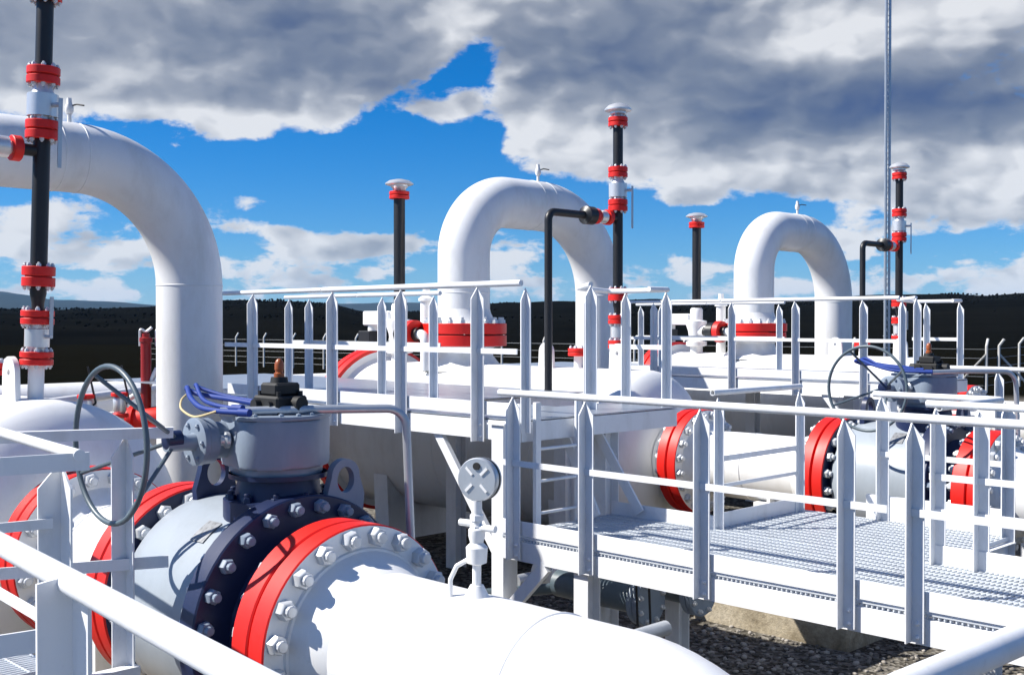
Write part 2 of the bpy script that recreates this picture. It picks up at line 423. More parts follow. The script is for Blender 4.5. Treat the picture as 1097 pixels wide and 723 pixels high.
def vessel(y):
    t = thing('filter_vessel', (-11, y, GZ), '', 'vessel', 'horizontal white filter vessels')
    r = 1.03
    prof = [(-8.0, .37), (-8.18, .385), (-8.2, .42)]
    for k in range(0, 9):
        th = R(20 + 70 * k / 8)
        prof.append((-8.62 + .45 * math.cos(th), r * math.sin(th)))
    prof += [(-9.6, r), (-9.605, r + .006), (-9.62, r + .006), (-9.625, r), (-11.4, r), (-11.405, r+.006), (-11.42, r+.006), (-11.425, r), (-13.5, r), (-13.62, r + .06)]
    bm = bmesh.new(); lathe(bm, (0, y, AX), (1, 0, 0), [(p[0], p[1]) for p in prof], 96)
    obj('shell', bm, M['white'], t)
    bm = bmesh.new()                        # inlet nozzle flange pair
    lathe(bm, (-8.0, y, AX), (1, 0, 0), [(0, .36), (0, .592), (.008, .60), (.112, .60), (.12, .592), (.12, .57), (.14, .57), (.14, .592), (.148, .6), (.252, .6), (.26, .592), (.262, .47), (.28, .45), (.37, .39), (.40, .36)], 72, [1, 0, 0, 0, 0, 0, 0, 0, 0, 0, 1, 1, 1, 1])
    f = obj('nozzle_flange', bm, [M['red'], M['white']], t)
    bolts(f, -7.74, y, AX, (1, 0, 0), .535, 20, .048, .046, .028)
    bolts(f, -8.0, y, AX, (-1, 0, 0), .535, 20, .044, .04, .02)
    bm = bmesh.new()                        # closure: big red ring and white door
    lathe(bm, (-13.62, y, AX), (-1, 0, 0), [(0, 1.0), (0, 1.18), (.012, 1.23), (.14, 1.23), (.15, 1.2), (.17, 1.2), (.18, 1.23), (.30, 1.23), (.31, 1.19), (.31, .9)], 96, [1, 0, 0, 0, 0, 0, 0, 0, 0])
    obj('closure_ring', bm, [M['red'], M['white']], t)
    bm = bmesh.new()
    lathe(bm, (-13.9, y, AX), (-1, 0, 0), [(0, 1.12), (.1, 1.1), (.3, .92), (.45, .6), (.52, .3), (.54, 0)], 64)
    obj('closure_door', bm, M['white'], t)
    bm = bmesh.new()                        # outlet nozzle under the loop
    lathe(bm, (-12, y + .1, AX + .93), (0, 0, 1), [(0, .62), (.06, .58), (.10, .5), (.20, .42), (.29, .40), (.33, .44), (.345, .602), (.352, .61), (.49, .61), (.497, .602), (.497, .3)], 64, [1, 1, 1, 1, 1, 1, 0, 0, 0, 0])
    f = obj('outlet_nozzle', bm, [M['red'], M['white']], t)
    for bx in (-8.95, -10.15):              # lifting lugs along the top
        bm = bmesh.new(); n = 24
        out = [((math.cos(2*PI*k/n)*.12 if math.sin(2*PI*k/n) > -.1 else math.copysign(.13, math.cos(2*PI*k/n)) if abs(math.cos(2*PI*k/n)) > .5 else math.cos(2*PI*k/n)*.2), (.20 + math.sin(2*PI*k/n)*.12 if math.sin(2*PI*k/n) > -.1 else -.06)) for k in range(n)]
        hole = [(math.cos(2*PI*k/n)*.025, .20 + math.sin(2*PI*k/n)*.025) for k in range(n)]
        ring_plate(bm, out, hole, (0, -1, 0), (bx, y - .12, AX + r), .04)
        obj('lifting_lug', bm, M['white'], t)
    bm = bmesh.new()                        # small capped nozzle
    cyl(bm, (-9.72, y, AX + r - .05), (-9.72, y, AX + r + .16), .06, 20)
    nz = obj('nozzle', bm, M['white'], t)
    bm = bmesh.new()
    for k in range(2): disc(bm, (-9.72, y, AX + r + .15 + .052*k), (0, 0, 1), .135, .046, 28)
    nf = obj('nozzle_flange', bm, M['red'], nz)
    for k in range(8):
        th = 2*PI*(k+.5)/8
        b2 = bmesh.new(); hexnut(b2, (-9.72 + .105*math.cos(th), y + .105*math.sin(th), AX + r + .248), (0, 0, 1), .02, .02, .014, .012)
        obj('bolt', b2, M['nut'], nz)
    for sx in (-9.4, -12.8):                # saddles
        bm = bmesh.new(); pts = [(-.85, GZ - AX + .0), (.85, GZ - AX + .0)]
        for k in range(13):
            th = R(-30 - 120 * k / 12); pts.append(((r + .01) * math.cos(th), (r + .01) * math.sin(th)))
        prism(bm, pts, (1, 0, 0), (sx, y, AX), .3)
        obj('saddle', bm, M['steelwhite'], t)
    bm = bmesh.new()                        # drain boot and blind flange under the shell
    cyl(bm, (-8.9, y - .25, AX - r + .08), (-8.9, y - .25, AX - r - .25), .11, 20)
    disc(bm, (-8.9, y - .25, AX - r - .30), (0, 0, 1), .20, .05, 28)
    obj('drain_nozzle', bm, M['white'], t)
    return t
def spool(y):
    """short white pipe between the vessel nozzle and the valve"""
    t = thing('connecting_pipe', (-7, y, GZ), '', 'pipe', 'short white pipes between vessel and valve')
    bm = bmesh.new(); lathe(bm, (0, y, AX), (1, 0, 0), [(-8.02, .36), (-7.6, .37), (-7.35, .37), (-7.345, .376), (-7.33, .376), (-7.325, .37), (-6.5, .37)], 56)
    obj('pipe', bm, M['white'], t)
    bm = bmesh.new()
    lathe(bm, (-6.44, y, AX), (1, 0, 0), [(-.28, .36), (-.2, .39), (-.09, .44), (-.02, .47), (0, .48), (.002, .61), (.01, .62), (.115, .62), (.122, .61), (.122, .3)], 72, [1, 1, 1, 1, 1, 0, 0, 0, 0])
    f = obj('pipe_flange', bm, [M['red'], M['white']], t)
    bolts(f, -6.44, y, AX, (-1, 0, 0), .55, 20, .046, .045, .03)
    bm = bmesh.new(); box(bm, -7.02, -6.98, y - .3, y + .3, GZ, AX - .22); box(bm, -7.2, -6.8, y - .28, y + .28, AX - .42, AX - .34)
    obj('pipe_support', bm, M['steelwhite'], t)
    return t
def loop_pipe(y, label):
    t = thing('loop_pipe', (-12, y, 1.34), label, 'pipe', 'white inverted U pipe loops')
    span, top, rr, rc = 2.93, 3.43, .372, 1.34
    bm = bmesh.new()
    tube(bm, [(-12, y, 1.8), (-12, y, top), (-12, y + span, top), (-12, y + span, GZ - .1)], rr, 56, rc, 20)
    for (yy, zz) in ((y, top - rc), (y + span, top - rc)):
        lathe(bm, (-12, yy, zz), (0, 0, 1), [(-.011, rr - .002), (-.004, rr + .005), (.004, rr + .005), (.011, rr - .002)], 56)
    for yy in (y + rc, y + span - rc):
        lathe(bm, (-12, yy, top), (0, 1, 0), [(-.011, rr - .002), (-.004, rr + .005), (.004, rr + .005), (.011, rr - .002)], 56)
    obj('pipe', bm, M['white'], t)
    bm = bmesh.new()
    lathe(bm, (-12, y, 1.505), (0, 0, 1), [(0, .3), (0, .602), (.008, .61), (.142, .61), (.15, .602), (.152, .46), (.18, .44), (.30, .385), (.36, .37)], 64, [0, 0, 0, 0, 1, 1, 1, 1])
    f = obj('pipe_flange', bm, [M['red'], M['white']], t)
    bolts(f, -12, y, 1.655, (0, 0, 1), .545, 20, .046, .05, .035)
    bm = bmesh.new(); yy = y + span * .52; zz = top + rr - .01
    cyl(bm, (-12, yy, zz), (-12, yy, zz + .12), .022, 12)
    lathe(bm, (-12, yy, zz + .10), (0, 0, 1), [(0, .03), (.03, .045), (.08, .045), (.11, .03), (.17, .025), (.17, 0)], 14)
    v = obj('vent_valve', bm, M['white'], t)
    bm = bmesh.new(); tube(bm, [(-12, yy, zz + .18), (-11.93, yy + .05, zz + .20), (-11.86, yy + .1, zz + .185)], .009, 8)
    obj('lever', bm, M['black'], v)
    return t

pipe1 = inlet_pipe(RUN[0]); pipe1['label'] = 'nearest thick white pipe with red flange, bending down at the bottom of the picture'
p2 = dup(pipe1, (.28, DY, 0), 'white inlet pipe with red flange at right edge beyond the grating walkway')
p3 = dup(pipe1, (0, 2*DY, 0), 'farthest white inlet pipe, behind the right edge railings', skip=())
valve1 = ball_valve(RUN[0]); valve1['label'] = 'large foreground ball valve, pale body, navy bolted flanges, blue grey gearbox on top'
v2 = dup(valve1, (.28, DY, 0), 'pale ball valve with handwheel standing behind the lower walkway railing')
v3 = dup(valve1, (0, 2*DY, 0), 'farthest ball valve, on the third run, at the right edge behind railings')
vess1 = vessel(RUN[0]); vess1['label'] = 'white filter vessel at left edge behind the foreground railing'
vs2 = dup(vess1, (0, DY, 0), 'white filter vessel in the middle, partly under the raised platform')
vs3 = dup(vess1, (0, 2*DY, 0), 'farthest white filter vessel, under the raised platform at right')
vess1.location.x += .22
sp1 = spool(RUN[0]); sp1['label'] = 'short white pipe left of the foreground ball valve, behind railing posts'
s2 = dup(sp1, (.28, DY, 0), 'short white pipe between two red flanges behind the lower walkway')
s3 = dup(sp1, (0, 2*DY, 0), 'short white pipe of the farthest run at the right edge')
loop_pipe(3.72, 'largest white inverted U pipe loop at left, its left leg outside the picture')
loop_pipe(10.95, 'middle white inverted U pipe loop standing on a red flange')
loop_pipe(18.33, 'smallest and farthest white inverted U pipe loop, right of centre')

# ------------------------------------------------------------------ vent stacks on the vessels
def vent_stack(x, y, label):
    t = thing('vent_stack', (x, y, 1.05), label, 'vent stack', 'black vent stacks with red flanges and side branch')
    def P(name, f, m, par=t):
        bm = bmesh.new(); f(bm); return obj(name, bm, m, par)
    P('base_pipe', lambda b: cyl(b, (x, y, 1.02), (x, y, 1.36), .058, 20), M['white'])
    def fl(z0, z1, r=.12):
        def g(b):
            h = (z1 - z0 - .012) / 2
            disc(b, (x, y, z0), (0, 0, 1), r, h, 28, .004); disc(b, (x, y, z0 + h + .012), (0, 0, 1), r, h, 28, .004)
            cyl(b, (x, y, z0 + h - .004), (x, y, z0 + h + .016), r * .8, 20)
        f = P('flange', g, M['red'])
        bolts(f, x, y, z1, (0, 0, 1), r * .8, 8, .018, .018, .012); bolts(f, x, y, z0, (0, 0, -1), r * .8, 8, .018, .018, .012)
    fl(1.345, 1.445); fl(1.65, 1.755); fl(1.935, 2.085); fl(3.04, 3.18); fl(3.455, 3.58); fl(4.08, 4.19)
    P('lower_valve', lambda b: lathe(b, (x, y, 1.445), (0, 0, 1), [(0, .06), (.03, .06), (.035, .09), (.17, .09), (.175, .07), (.21, .07)], 24), M['chrome'])
    P('reducer', lambda b: lathe(b, (x, y, 1.75), (0, 0, 1), [(0, .045), (.06, .045), (.13, .06), (.19, .06)], 20), M['black'])
    P('riser_pipe', lambda b: cyl(b, (x, y, 2.08), (x, y, 3.045), .062, 24), M['black'])
    v = P('upper_valve', lambda b: lathe(b, (x, y, 3.178), (0, 0, 1), [(0, .075), (.03, .075), (.032, .112), (.2, .112), (.205, .085), (.24, .07), (.28, .07)], 28), M['chrome'])
    bm = bmesh.new()
    cyl(bm, (x + .1, y + .03, 3.29), (x + .18, y + .06, 3.29), .018, 10)
    bar(bm, (x + .18, y + .06, 3.34), (x + .18, y + .06, 2.82), .03, .008, (1, 0, 0))
    obj('lever', bm, M['galv'], v)
    bm = bmesh.new(); bar(bm, (x + .13, y + .05, 1.55), (x + .13, y + .05, 1.86), .028, .008, (1, 0, 0)); cyl(bm, (x + .05, y + .02, 1.56), (x + .14, y + .05, 1.56), .014, 10)
    obj('lever', bm, M['galv'], t)
    P('outlet_pipe', lambda b: cyl(b, (x, y, 3.575), (x, y, 4.085), .062, 24), M['black'])
    P('rain_cap', lambda b: (lathe(b, (x, y, 4.185), (0, 0, 1), [(0, .07), (.03, .075), (.05, .10), (.075, .10), (.078, .05)], 28),
        lathe(b, (x, y, 4.262), (0, 0, 1), [(0, 0), (.0, .13), (.012, .165), (.03, .165), (.075, .12), (.10, .05), (.104, 0)], 32)), M['chrome'])
    z = 2.95
    def br(b):
        tube(b, [(x, y - .05, z), (x, y - .17, z)], .045, 16)
    P('branch_stub', br, M['black'])
    def brf(y0, y1, r=.095, m='red'):
        P('flange', lambda b: disc(b, (x, y - y0, z), (0, -1, 0), r, y1 - y0, 28, .005), M[m])
    brf(.16, .23); brf(.39, .46)
    P('branch_valve', lambda b: lathe(b, (x, y - .23, z), (0, -1, 0), [(0, .05), (.02, .05), (.025, .08), (.13, .08), (.135, .05), (.16, .05)], 22), M['chrome'])
    P('insulating_joint', lambda b: lathe(b, (x, y - .46, z), (0, -1, 0), [(0, .07), (.02, .11), (.15, .11), (.18, .05)], 24), M['black'])
    def dp(b): tube(b, [(x, y - .6, z), (x, y - 1.25, z), (x, y - 1.25, .55)], .046, 18, .10, 8)
    P('branch_pipe', dp, M['black'])
    return t
st = vent_stack(-8.63, 3.5, 'tallest black vent stack with red flanges at the left, on the left vessel')
st.rotation_euler = Matrix.Rotation(R(1.7), 3, FWD).to_euler()
vent_stack(-9.07, 10.85, 'black vent stack with silver cap and side branch, beside the middle loop')
vent_stack(-9.05, 18.2, 'farthest black vent stack with side branch, beside the thin lattice mast')

def relief_vent(x, y, label):
    t = thing('relief_vent', (x, y, 1.0), label, 'vent pipe', 'plain black relief vents with silver caps')
    def P(name, f, m, par=t):
        bm = bmesh.new(); f(bm); return obj(name, bm, m, par)
    P('vent_pipe', lambda b: cyl(b, (x, y, 1.9), (x, y, 3.52), .085, 24), M['black'])
    P('flange', lambda b: (disc(b, (x, y, 3.50), (0, 0, 1), .15, .05, 28), disc(b, (x, y, 3.56), (0, 0, 1), .15, .05, 28)), M['red'])
    P('rain_cap', lambda b: (lathe(b, (x, y, 3.61), (0, 0, 1), [(0, .09), (.04, .1), (.07, .13), (.09, .13), (.092, .06)], 28),
        lathe(b, (x, y, 3.70), (0, 0, 1), [(0, 0), (0, .17), (.014, .21), (.03, .21), (.07, .15), (.09, .06), (.095, 0)], 32)), M['chrome'])
    P('valve_body', lambda b: (lathe(b, (x, y, 1.0), (0, 0, 1), [(0, .12), (.2, .12), (.22, .2), (.30, .2), (.32, .14), (.5, .16), (.62, .2), (.70, .2), (.72, .12), (.92, .12), (.95, .1)], 28),
        cyl(b, (x, y, 1.5), (x + .5, y, 1.5), .12, 20), box(b, x - .75, x - .1, y - .12, y + .12, 1.62, 1.84, .02), cyl(b, (x - .62, y, 1.05), (x - .62, y, 1.65), .09, 18)), M['white'])
    P('bracket', lambda b: (box(b, x - .80, x - .52, y - .16, y + .1, 1.32, 1.54, .01)), M['black'])
    P('second_pipe', lambda b: (cyl(b, (x + .5, y + .1, 1.0), (x + .5, y + .1, 1.98), .09, 20), lathe(b, (x + .5, y + .1, 1.98), (0, 0, 1), [(0, .12), (.04, .12), (.08, .06), (.24, .05), (.24, 0)], 18)), M['white'])
    P('joint', lambda b: lathe(b, (x + .50, y - .45, 1.50), (1, 0, 0), [(0, 0), (0, .08), (.1, .09), (.12, .17), (.26, .17), (.3, .1), (.5, .1)], 22), M['black'])
    P('flange', lambda b: disc(b, (x + .80, y - .45, 1.50), (1, 0, 0), .20, .12, 26), M['red'])
    P('side_pipe', lambda b: tube(b, [(x + .90, y - .45, 1.50), (x + 1.12, y - .45, 1.50), (x + 1.12, y - .45, 1.0)], .07, 18, .12), M['white'])
    return t
relief_vent(-13.2, 10.75, 'plain black vent pipe with silver cap, left of the middle loop')
relief_vent(-13.15, 18.1, 'plain black vent pipe with silver cap, left of the farthest loop')

# ------------------------------------------------------------------ railings, walkways and platforms
def angle_post(bm, x, y, z0, z1, w=.095, t=.009, point=.10, dirs=(1, -1)):
    """L-section post, corner at (x, y), webs toward +X and -Y, tops cut to a point at the corner"""
    sx, sy = dirs
    for (a, b) in (((sx, 0), (0, sy)), ((0, sy), (sx, 0))):
        a, b = V((*a, 0)), V((*b, 0)); o = V((x, y, 0))
        s = 0 if a.x else t                 # second web starts past the first
        pts = [(s, z0), (w, z0), (w, z1 - point), (s, z1)]
        A = [bm.verts.new(o + a * p[0] + V((0, 0, p[1]))) for p in pts]
        B = [bm.verts.new(v.co + b * t) for v in A]
        bm.faces.new(A); bm.faces.new(B)
        for i in range(4): bm.faces.new((A[i], A[(i+1) % 4], B[(i+1) % 4], B[i]))
def posts(par, spots, z0, z1, bolt_z=(), w=.08, mat='steelwhite', point=.10):
    for (x, y) in spots:
        bm = bmesh.new(); angle_post(bm, x, y, z0, z1, w, .009, point)
        for bz in bolt_z: hexnut(bm, (x + w * .55, y - .009, bz), (0, -1, 0), .014, .012, .008, .008)
        obj('post', bm, M[mat], par)
def rails(par, name, pts, r=.026, bend=.0, hollow=False):
    bm = bmesh.new(); tube(bm, pts, r, 16, bend, 6, True, False, hollow); return obj(name, bm, M['steelwhite'], par)
def flatrail(par, name, p0, p1, h=.045, w=.012):
    bm = bmesh.new(); bar(bm, p0, p1, w, h); return obj(name, bm, M['steelwhite'], par)
def railing(par):
    o = bpy.data.objects.new('railing', None); COL.objects.link(o); o.parent = par; return o
def grating(bm, x0, x1, y0, y1, z, px=.034, py=.10, hgt=.03):
    n = int((x1 - x0) / px)
    for i in range(n + 1):
        x = x0 + (x1 - x0) * i / n; box(bm, x - .004, x + .004, y0, y1, z - hgt, z)
    m = max(1, int((y1 - y0) / py))
    for j in range(m + 1):
        y = y0 + (y1 - y0) * j / m; box(bm, x0, x1, y - .004, y + .004, z - .012, z + .0015)
def channel(bm, p0, p1, h=.15, w=.06, t=.008, open_dir=(0, -1, 0)):
    """C-channel beam: web with two flanges pointing along open_dir"""
    p0, p1, od = V(p0), V(p1), V(open_dir)
    d = (p1 - p0).normalized()
    bar(bm, p0, p1, t, h)
    for s in (1, -1):
        c = V((0, 0, s * (h/2 - t/2))) + od * (w/2 + t/2)
        bar(bm, p0 + c, p1 + c, w, t)

def lower_walkway(y0, loc_label):
    """y0: near edge. Deck 1.35 m wide with a spur toward the valve."""
    t = thing('walkway', (-6.5, y0, GZ), loc_label, 'walkway', 'white steel walkways with grating decks')
    xa, xb = -6.42, 0.2
    yf = y0 + 1.35
    sx0, sx1, ys = -5.35, -3.55, y0 + 2.72
    bm = bmesh.new(); grating(bm, xa, xb, y0 + .02, yf, 0); grating(bm, sx0, sx1, yf + .01, ys, 0)
    obj('deck_grating', bm, M['grate'], t)
    bm = bmesh.new(); box(bm, xa, xb, y0 + .003, y0 + .011, .012, .125, .002); obj('toe_board', bm, M['steelwhite'], t)
    bm = bmesh.new(); box(bm, xa, sx0, yf + .003, yf + .011, .0, .11, .002); obj('toe_board', bm, M['steelwhite'], t)
    bm = bmesh.new(); box(bm, sx1, xb, yf + .003, yf + .011, .0, .13, .002); obj('toe_board', bm, M['steelwhite'], t)
    bm = bmesh.new(); box(bm, sx0 - .008, sx0, yf + .012, ys, .0, .12, .002); obj('toe_board', bm, M['steelwhite'], t)
    bm = bmesh.new(); box(bm, -4.75, sx1, ys, ys + .05, .0, .20, .002); obj('toe_board', bm, M['steelwhite'], t)
    bm = bmesh.new(); channel(bm, (xa, y0 + .012, -.112), (xb, y0 + .012, -.112), .15, .055, .008, (0, 1, 0)); obj('edge_beam', bm, M['steelwhite'], t)
    bm = bmesh.new(); channel(bm, (xa, yf, -.112), (xb, yf, -.112), .15, .055, .008, (0, -1, 0)); obj('edge_beam', bm, M['steelwhite'], t)
    for xx in (sx0, sx1):
        bm = bmesh.new(); channel(bm, (xx, yf + .01, -.112), (xx, ys, -.112), .15, .055, .008, (1, 0, 0)); obj('edge_beam', bm, M['steelwhite'], t)
    for k in range(7):
        x = xa + .1 + k * 1.05; bm = bmesh.new(); bar(bm, (x, y0 + .03, -.11), (x, yf - .02, -.11), .05, .12); obj('cross_beam', bm, M['steelwhite'], t)
    for x, y in ((-5.62, y0 + .12), (-5.62, yf - .12), (-2.3, y0 + .4), (-3.25, yf - .12), (-.6, y0 + .12), (sx1 - .1, ys - .1)):
        bm = bmesh.new()
        box(bm, x - .07, x + .07, y - .07, y - .06, GZ, -.19); box(bm, x - .07, x + .07, y + .06, y + .07, GZ, -.19); box(bm, x - .005, x + .005, y - .06, y + .06, GZ, -.19)
        box(bm, x - .13, x + .13, y - .13, y + .13, GZ, GZ + .02)
        obj('column', bm, M['steelwhite'], t)
    bm = bmesh.new(); bar(bm, (-6.38, y0 + .03, -.62), (-5.95, y0 + .03, -.19), .05, .10); obj('brace', bm, M['steelwhite'], t)
    rl = railing(t)
    posts(rl, [(x, y0 - .012) for x in (-6.27, -5.52, -4.50, -3.45, -3.02, -2.0, -.95)], -.17, 1.09, (-.14, -.06))
    rails(rl, 'top_rail', [(-6.42, y0 - .012, 1.115), (xb, y0 - .012, 1.115)], .027)
    flatrail(rl, 'mid_rail', (-6.42, y0 - .03, .575), (-3.16, y0 - .03, .575)); flatrail(rl, 'mid_rail', (-3.14, y0 - .03, .575), (xb, y0 - .03, .575))
    # far side railings
    fr = railing(t)
    posts(fr, [(sx0, yf + .06), (sx0, ys - .08)], -.17, 1.06, (), .06)
    rails(fr, 'top_rail', [(sx0, yf - .02, 1.10), (sx0, ys - .06, 1.10)], .024, 0, True)
    flatrail(fr, 'mid_rail', (sx0, yf + .02, .56), (sx0, ys - .06, .56))
    flatrail(fr, 'mid_rail', (sx0, yf + .02, .34), (sx0, ys - .06, .34), .03)
    fr = railing(t)
    posts(fr, [(-4.62, ys), (-3.58, ys)], -.17, 1.04, ())
    rails(fr, 'top_rail', [(-4.68, ys, 1.06), (-3.6, ys, 1.06), (-3.6, yf + .25, 1.06)], .026, .05, True)
    flatrail(fr, 'mid_rail', (-4.68, ys - .02, .56), (-3.6, ys - .02, .56))
    fr = railing(t)
    posts(fr, [(-3.52, yf + .02), (-3.22, yf + .02), (-2.62, yf + .02), (-1.5, yf + .02)], -.17, 1.07, ())
    rails(fr, 'top_rail', [(-3.58, yf + .02, 1.10), (xb, yf + .02, 1.10)], .026, 0, True)
    flatrail(fr, 'mid_rail', (-3.55, yf + .0, .60), (xb, yf + .0, .60)); flatrail(fr, 'mid_rail', (-3.55, yf + .0, .36), (xb, yf + .0, .36))
    return t
lower_walkway(RUN[1] - 4.6, 'white lower walkway with grating deck and railings crossing the right half')
lower_walkway(RUN[2] - 4.6, 'farther white walkway whose rail shows at the right edge')

def upper_platform(y0, label):
    t = thing('raised_platform', (-8.5, y0, GZ), label, 'platform', 'raised white steel platforms with railings')
    xa, xb, Z = -10.9, -6.45, .88
    yf = y0 + 1.3
    bm = bmesh.new(); box(bm, xa, -8.6, y0 + .012, y0 + 3.2, Z - .012, Z); box(bm, -8.598, -7.25, y0 + .012, yf, Z - .012, Z); box(bm, -15.2, xa - .002, y0 + .62, y0 + 3.2, Z - .012, Z); box(bm, -7.248, xb, y0 + .012, yf + .78, Z - .012, Z)
    obj('deck', bm, M['plateblue'], t)
    bm = bmesh.new(); box(bm, xa, xb, y0, y0 + .01, Z + .02, Z + .13, .002); obj('toe_board', bm, M['steelwhite'], t)
    bm = bmesh.new(); channel(bm, (xa, y0 + .012, Z - .10), (xb, y0 + .012, Z - .10), .16, .06, .008, (0, 1, 0)); obj('edge_beam', bm, M['steelwhite'], t)
    bm = bmesh.new(); channel(bm, (-15.2, y0 + 3.2, Z - .10), (-8.6, y0 + 3.2, Z - .10), .16, .06, .008, (0, -1, 0)); obj('edge_beam', bm, M['steelwhite'], t)
    bm = bmesh.new(); channel(bm, (xb, y0 + .02, Z - .10), (xb, yf + .78, Z - .10), .16, .06, .008, (-1, 0, 0)); obj('edge_beam', bm, M['steelwhite'], t)
    for x in (-10.6, -9.7, -8.7):
        bm = bmesh.new(); bar(bm, (x, y0 + .03, Z - .1), (x, y0 + 3.18, Z - .1), .06, .14); obj('cross_beam', bm, M['steelwhite'], t)
    bm = bmesh.new(); box(bm, -6.57, -6.43, y0 - .20, y0 - .04, GZ, Z - .03, .004); box(bm, -6.60, -6.40, y0 - .22, y0 + .05, Z - .03, Z - .015)
    obj('column', bm, M['steelwhite'], t)
    for x, y in ((-6.58, yf - .1), (-8.75, y0 + 3.05), (-10.6, y0 + .12), (-10.6, y0 + 3.05)):
        bm = bmesh.new()
        box(bm, x - .09, x + .09, y - .09, y - .08, GZ, Z - .18); box(bm, x - .09, x + .09, y + .08, y + .09, GZ, Z - .18); box(bm, x - .005, x + .005, y - .08, y + .08, GZ, Z - .18)
        obj('column', bm, M['steelwhite'], t)
    bm = bmesh.new(); bar(bm, (-7.52, y0 + .06, Z - .16), (-6.55, y0 + .0, -.42), .04, .09); obj('brace', bm, M['steelwhite'], t)
    rl = railing(t)
    posts(rl, [(x, y0 - .012) for x in (-10.36, -8.96, -7.93, -6.93)], Z - .20, Z + 1.08, (Z - .16, Z - .06))
    posts(rl, [(-6.40, y0 + .02)], Z - .1, Z + 1.06, (), .06)
    rails(rl, 'top_rail', [(-9.12, y0 - .012, Z + 1.1), (-6.42, y0 - .012, Z + 1.1)], .026, 0)
    rails(rl, 'top_rail', [(-10.95, y0 - .012, Z + 1.1), (-9.14, y0 - .012, Z + 1.1)], .022, 0)
    flatrail(rl, 'mid_rail', (-10.9, y0 - .028, Z + .55), (-6.45, y0 - .028, Z + .55))
    fr = railing(t)
    posts(fr, [(-11.66, yf), (-11.24, yf), (-9.86, yf), (-9.0, yf)], Z - .15, Z + 1.06, (), .07)
    rails(fr, 'top_rail', [(-11.75, yf, Z + 1.09), (-10.32, yf, Z + 1.09)], .022)
    rails(fr, 'top_rail', [(-10.3, yf, Z + 1.09), (-8.9, yf, Z + 1.09)], .024)
    flatrail(fr, 'mid_rail', (-11.75, yf, Z + .55), (-8.9, yf, Z + .55))
    fr = railing(t)
    posts(fr, [(-6.83, yf)], -.05, Z + 1.12, ())
    posts(fr, [(-7.05, yf + .76), (-6.56, yf + .76), (-7.3, yf + .5)], Z - .1, Z + 1.07, (), .07)
    rails(fr, 'top_rail', [(-6.83, yf, Z + 1.13), (-7.25, yf + .3, Z + 1.11), (-7.25, yf + .76, Z + 1.09), (-6.52, yf + .76, Z + 1.09), (-6.52, yf + .45, Z + 1.09)], .024, .05)
    flatrail(fr, 'mid_rail', (-7.25, yf + .76, Z + .55), (-6.5, yf + .76, Z + .55))
    return t
upper_platform(RUN[1] - 4.36, 'raised white platform with railings left of centre, in front of the middle vessel')
q = upper_platform(RUN[2] - 4.5, 'farther raised white platform with railings, right of centre')
q.location.x -= .38

def ladder(x, y, label):
    t = thing('ladder', (x, y, 0), label, 'ladder', 'short white ladders between platform and walkway')
    for yy in (y, y + .5):
        bm = bmesh.new(); box(bm, x - .02, x + .02, yy - .03, yy + .03, .01, 1.02, .003); obj('upright', bm, M['steelwhite'], t)
    for zz in (.12, .38, .64):
        bm = bmesh.new(); tube(bm, [(x, y + .03, zz), (x, y + .47, zz)], .013, 10); obj('rung', bm, M['steelwhite'], t)
    bm = bmesh.new(); bar(bm, (x - .25, y + .55, .80), (x + .16, y + .55, .05), .02, .09); obj('brace', bm, M['steelwhite'], t)
    bm = bmesh.new(); bar(bm, (x - .25, y + .95, .80), (x + .30, y + .95, .05), .02, .09); obj('brace', bm, M['steelwhite'], t)
    return t
ladder(-6.38, 6.62, 'short white ladder between the raised platform and the lower walkway')
ladder(-6.78, 13.97, 'short white ladder of the farther raised platform at right')

# ---- foreground walkway and railings, on the near side of the first run
def near_walkway():
    t = thing('foreground_walkway', (-5, 0, GZ), 'nearest white walkway railing running across the lower left corner', 'walkway')
    bm = bmesh.new(); grating(bm, -7.4, -5.45, 1.93, 2.30, 0, .034, .1); obj('deck_grating', bm, M['grate'], t)
    bm = bmesh.new(); grating(bm, -7.4, 1.6, -1.0, .88, 0, .045, .12); obj('deck_grating', bm, M['grate'], t)
    bm = bmesh.new(); channel(bm, (-5.5, .9, -.18), (-5.5, 2.76, -.18), .15, .06, .008, (-1, 0, 0)); obj('edge_beam', bm, M['steelwhite'], t)
    bm = bmesh.new(); channel(bm, (-7.4, 2.31, -.1), (-5.44, 2.31, -.1), .15, .06, .008, (0, -1, 0)); obj('edge_beam', bm, M['steelwhite'], t)
    bm = bmesh.new(); channel(bm, (-7.4, .89, -.1), (1.6, .89, -.1), .15, .06, .008, (0, -1, 0)); obj('edge_beam', bm, M['steelwhite'], t)
    bm = bmesh.new(); channel(bm, (-6.6, -1.0, -.1), (1.6, -1.0, -.1), .15, .06, .008, (0, 1, 0)); obj('edge_beam', bm, M['steelwhite'], t)
    for x, y in ((-4.55, 1.85), (-6.4, 2.2), (-6.4, -.9), (-2, -.9), (1.4, .8), (-2, .8)):
        bm = bmesh.new(); box(bm, x - .05, x + .05, y - .05, y + .05, GZ, -.18); obj('column', bm, M['steelwhite'], t)
    return t
nw = near_walkway()
rl = railing(nw)                            # main rail beside the camera
rails(rl, 'top_rail', [(-4.35, 1.253, 1.10), (-2.96, 1.11, 1.10), (.6, .742, 1.10)], .028)
posts(rl, [(-2.43, 1.068)], -.17, 1.115, (), .085, 'steelwhite', .01)
rl = railing(nw)                            # corner rail beyond it
rails(rl, 'top_rail', [(-7.2, 2.32, 1.13), (-4.45, 1.98, 1.13)], .024)
bm = bmesh.new(); bar(bm, (-4.45, 2.02, 1.105), (-4.75, .95, 1.095), .012, .072); obj('top_rail', bm, M['steelwhite'], rl)
posts(rl, [(-4.55, 1.95)], -.17, 1.10, (), .10)
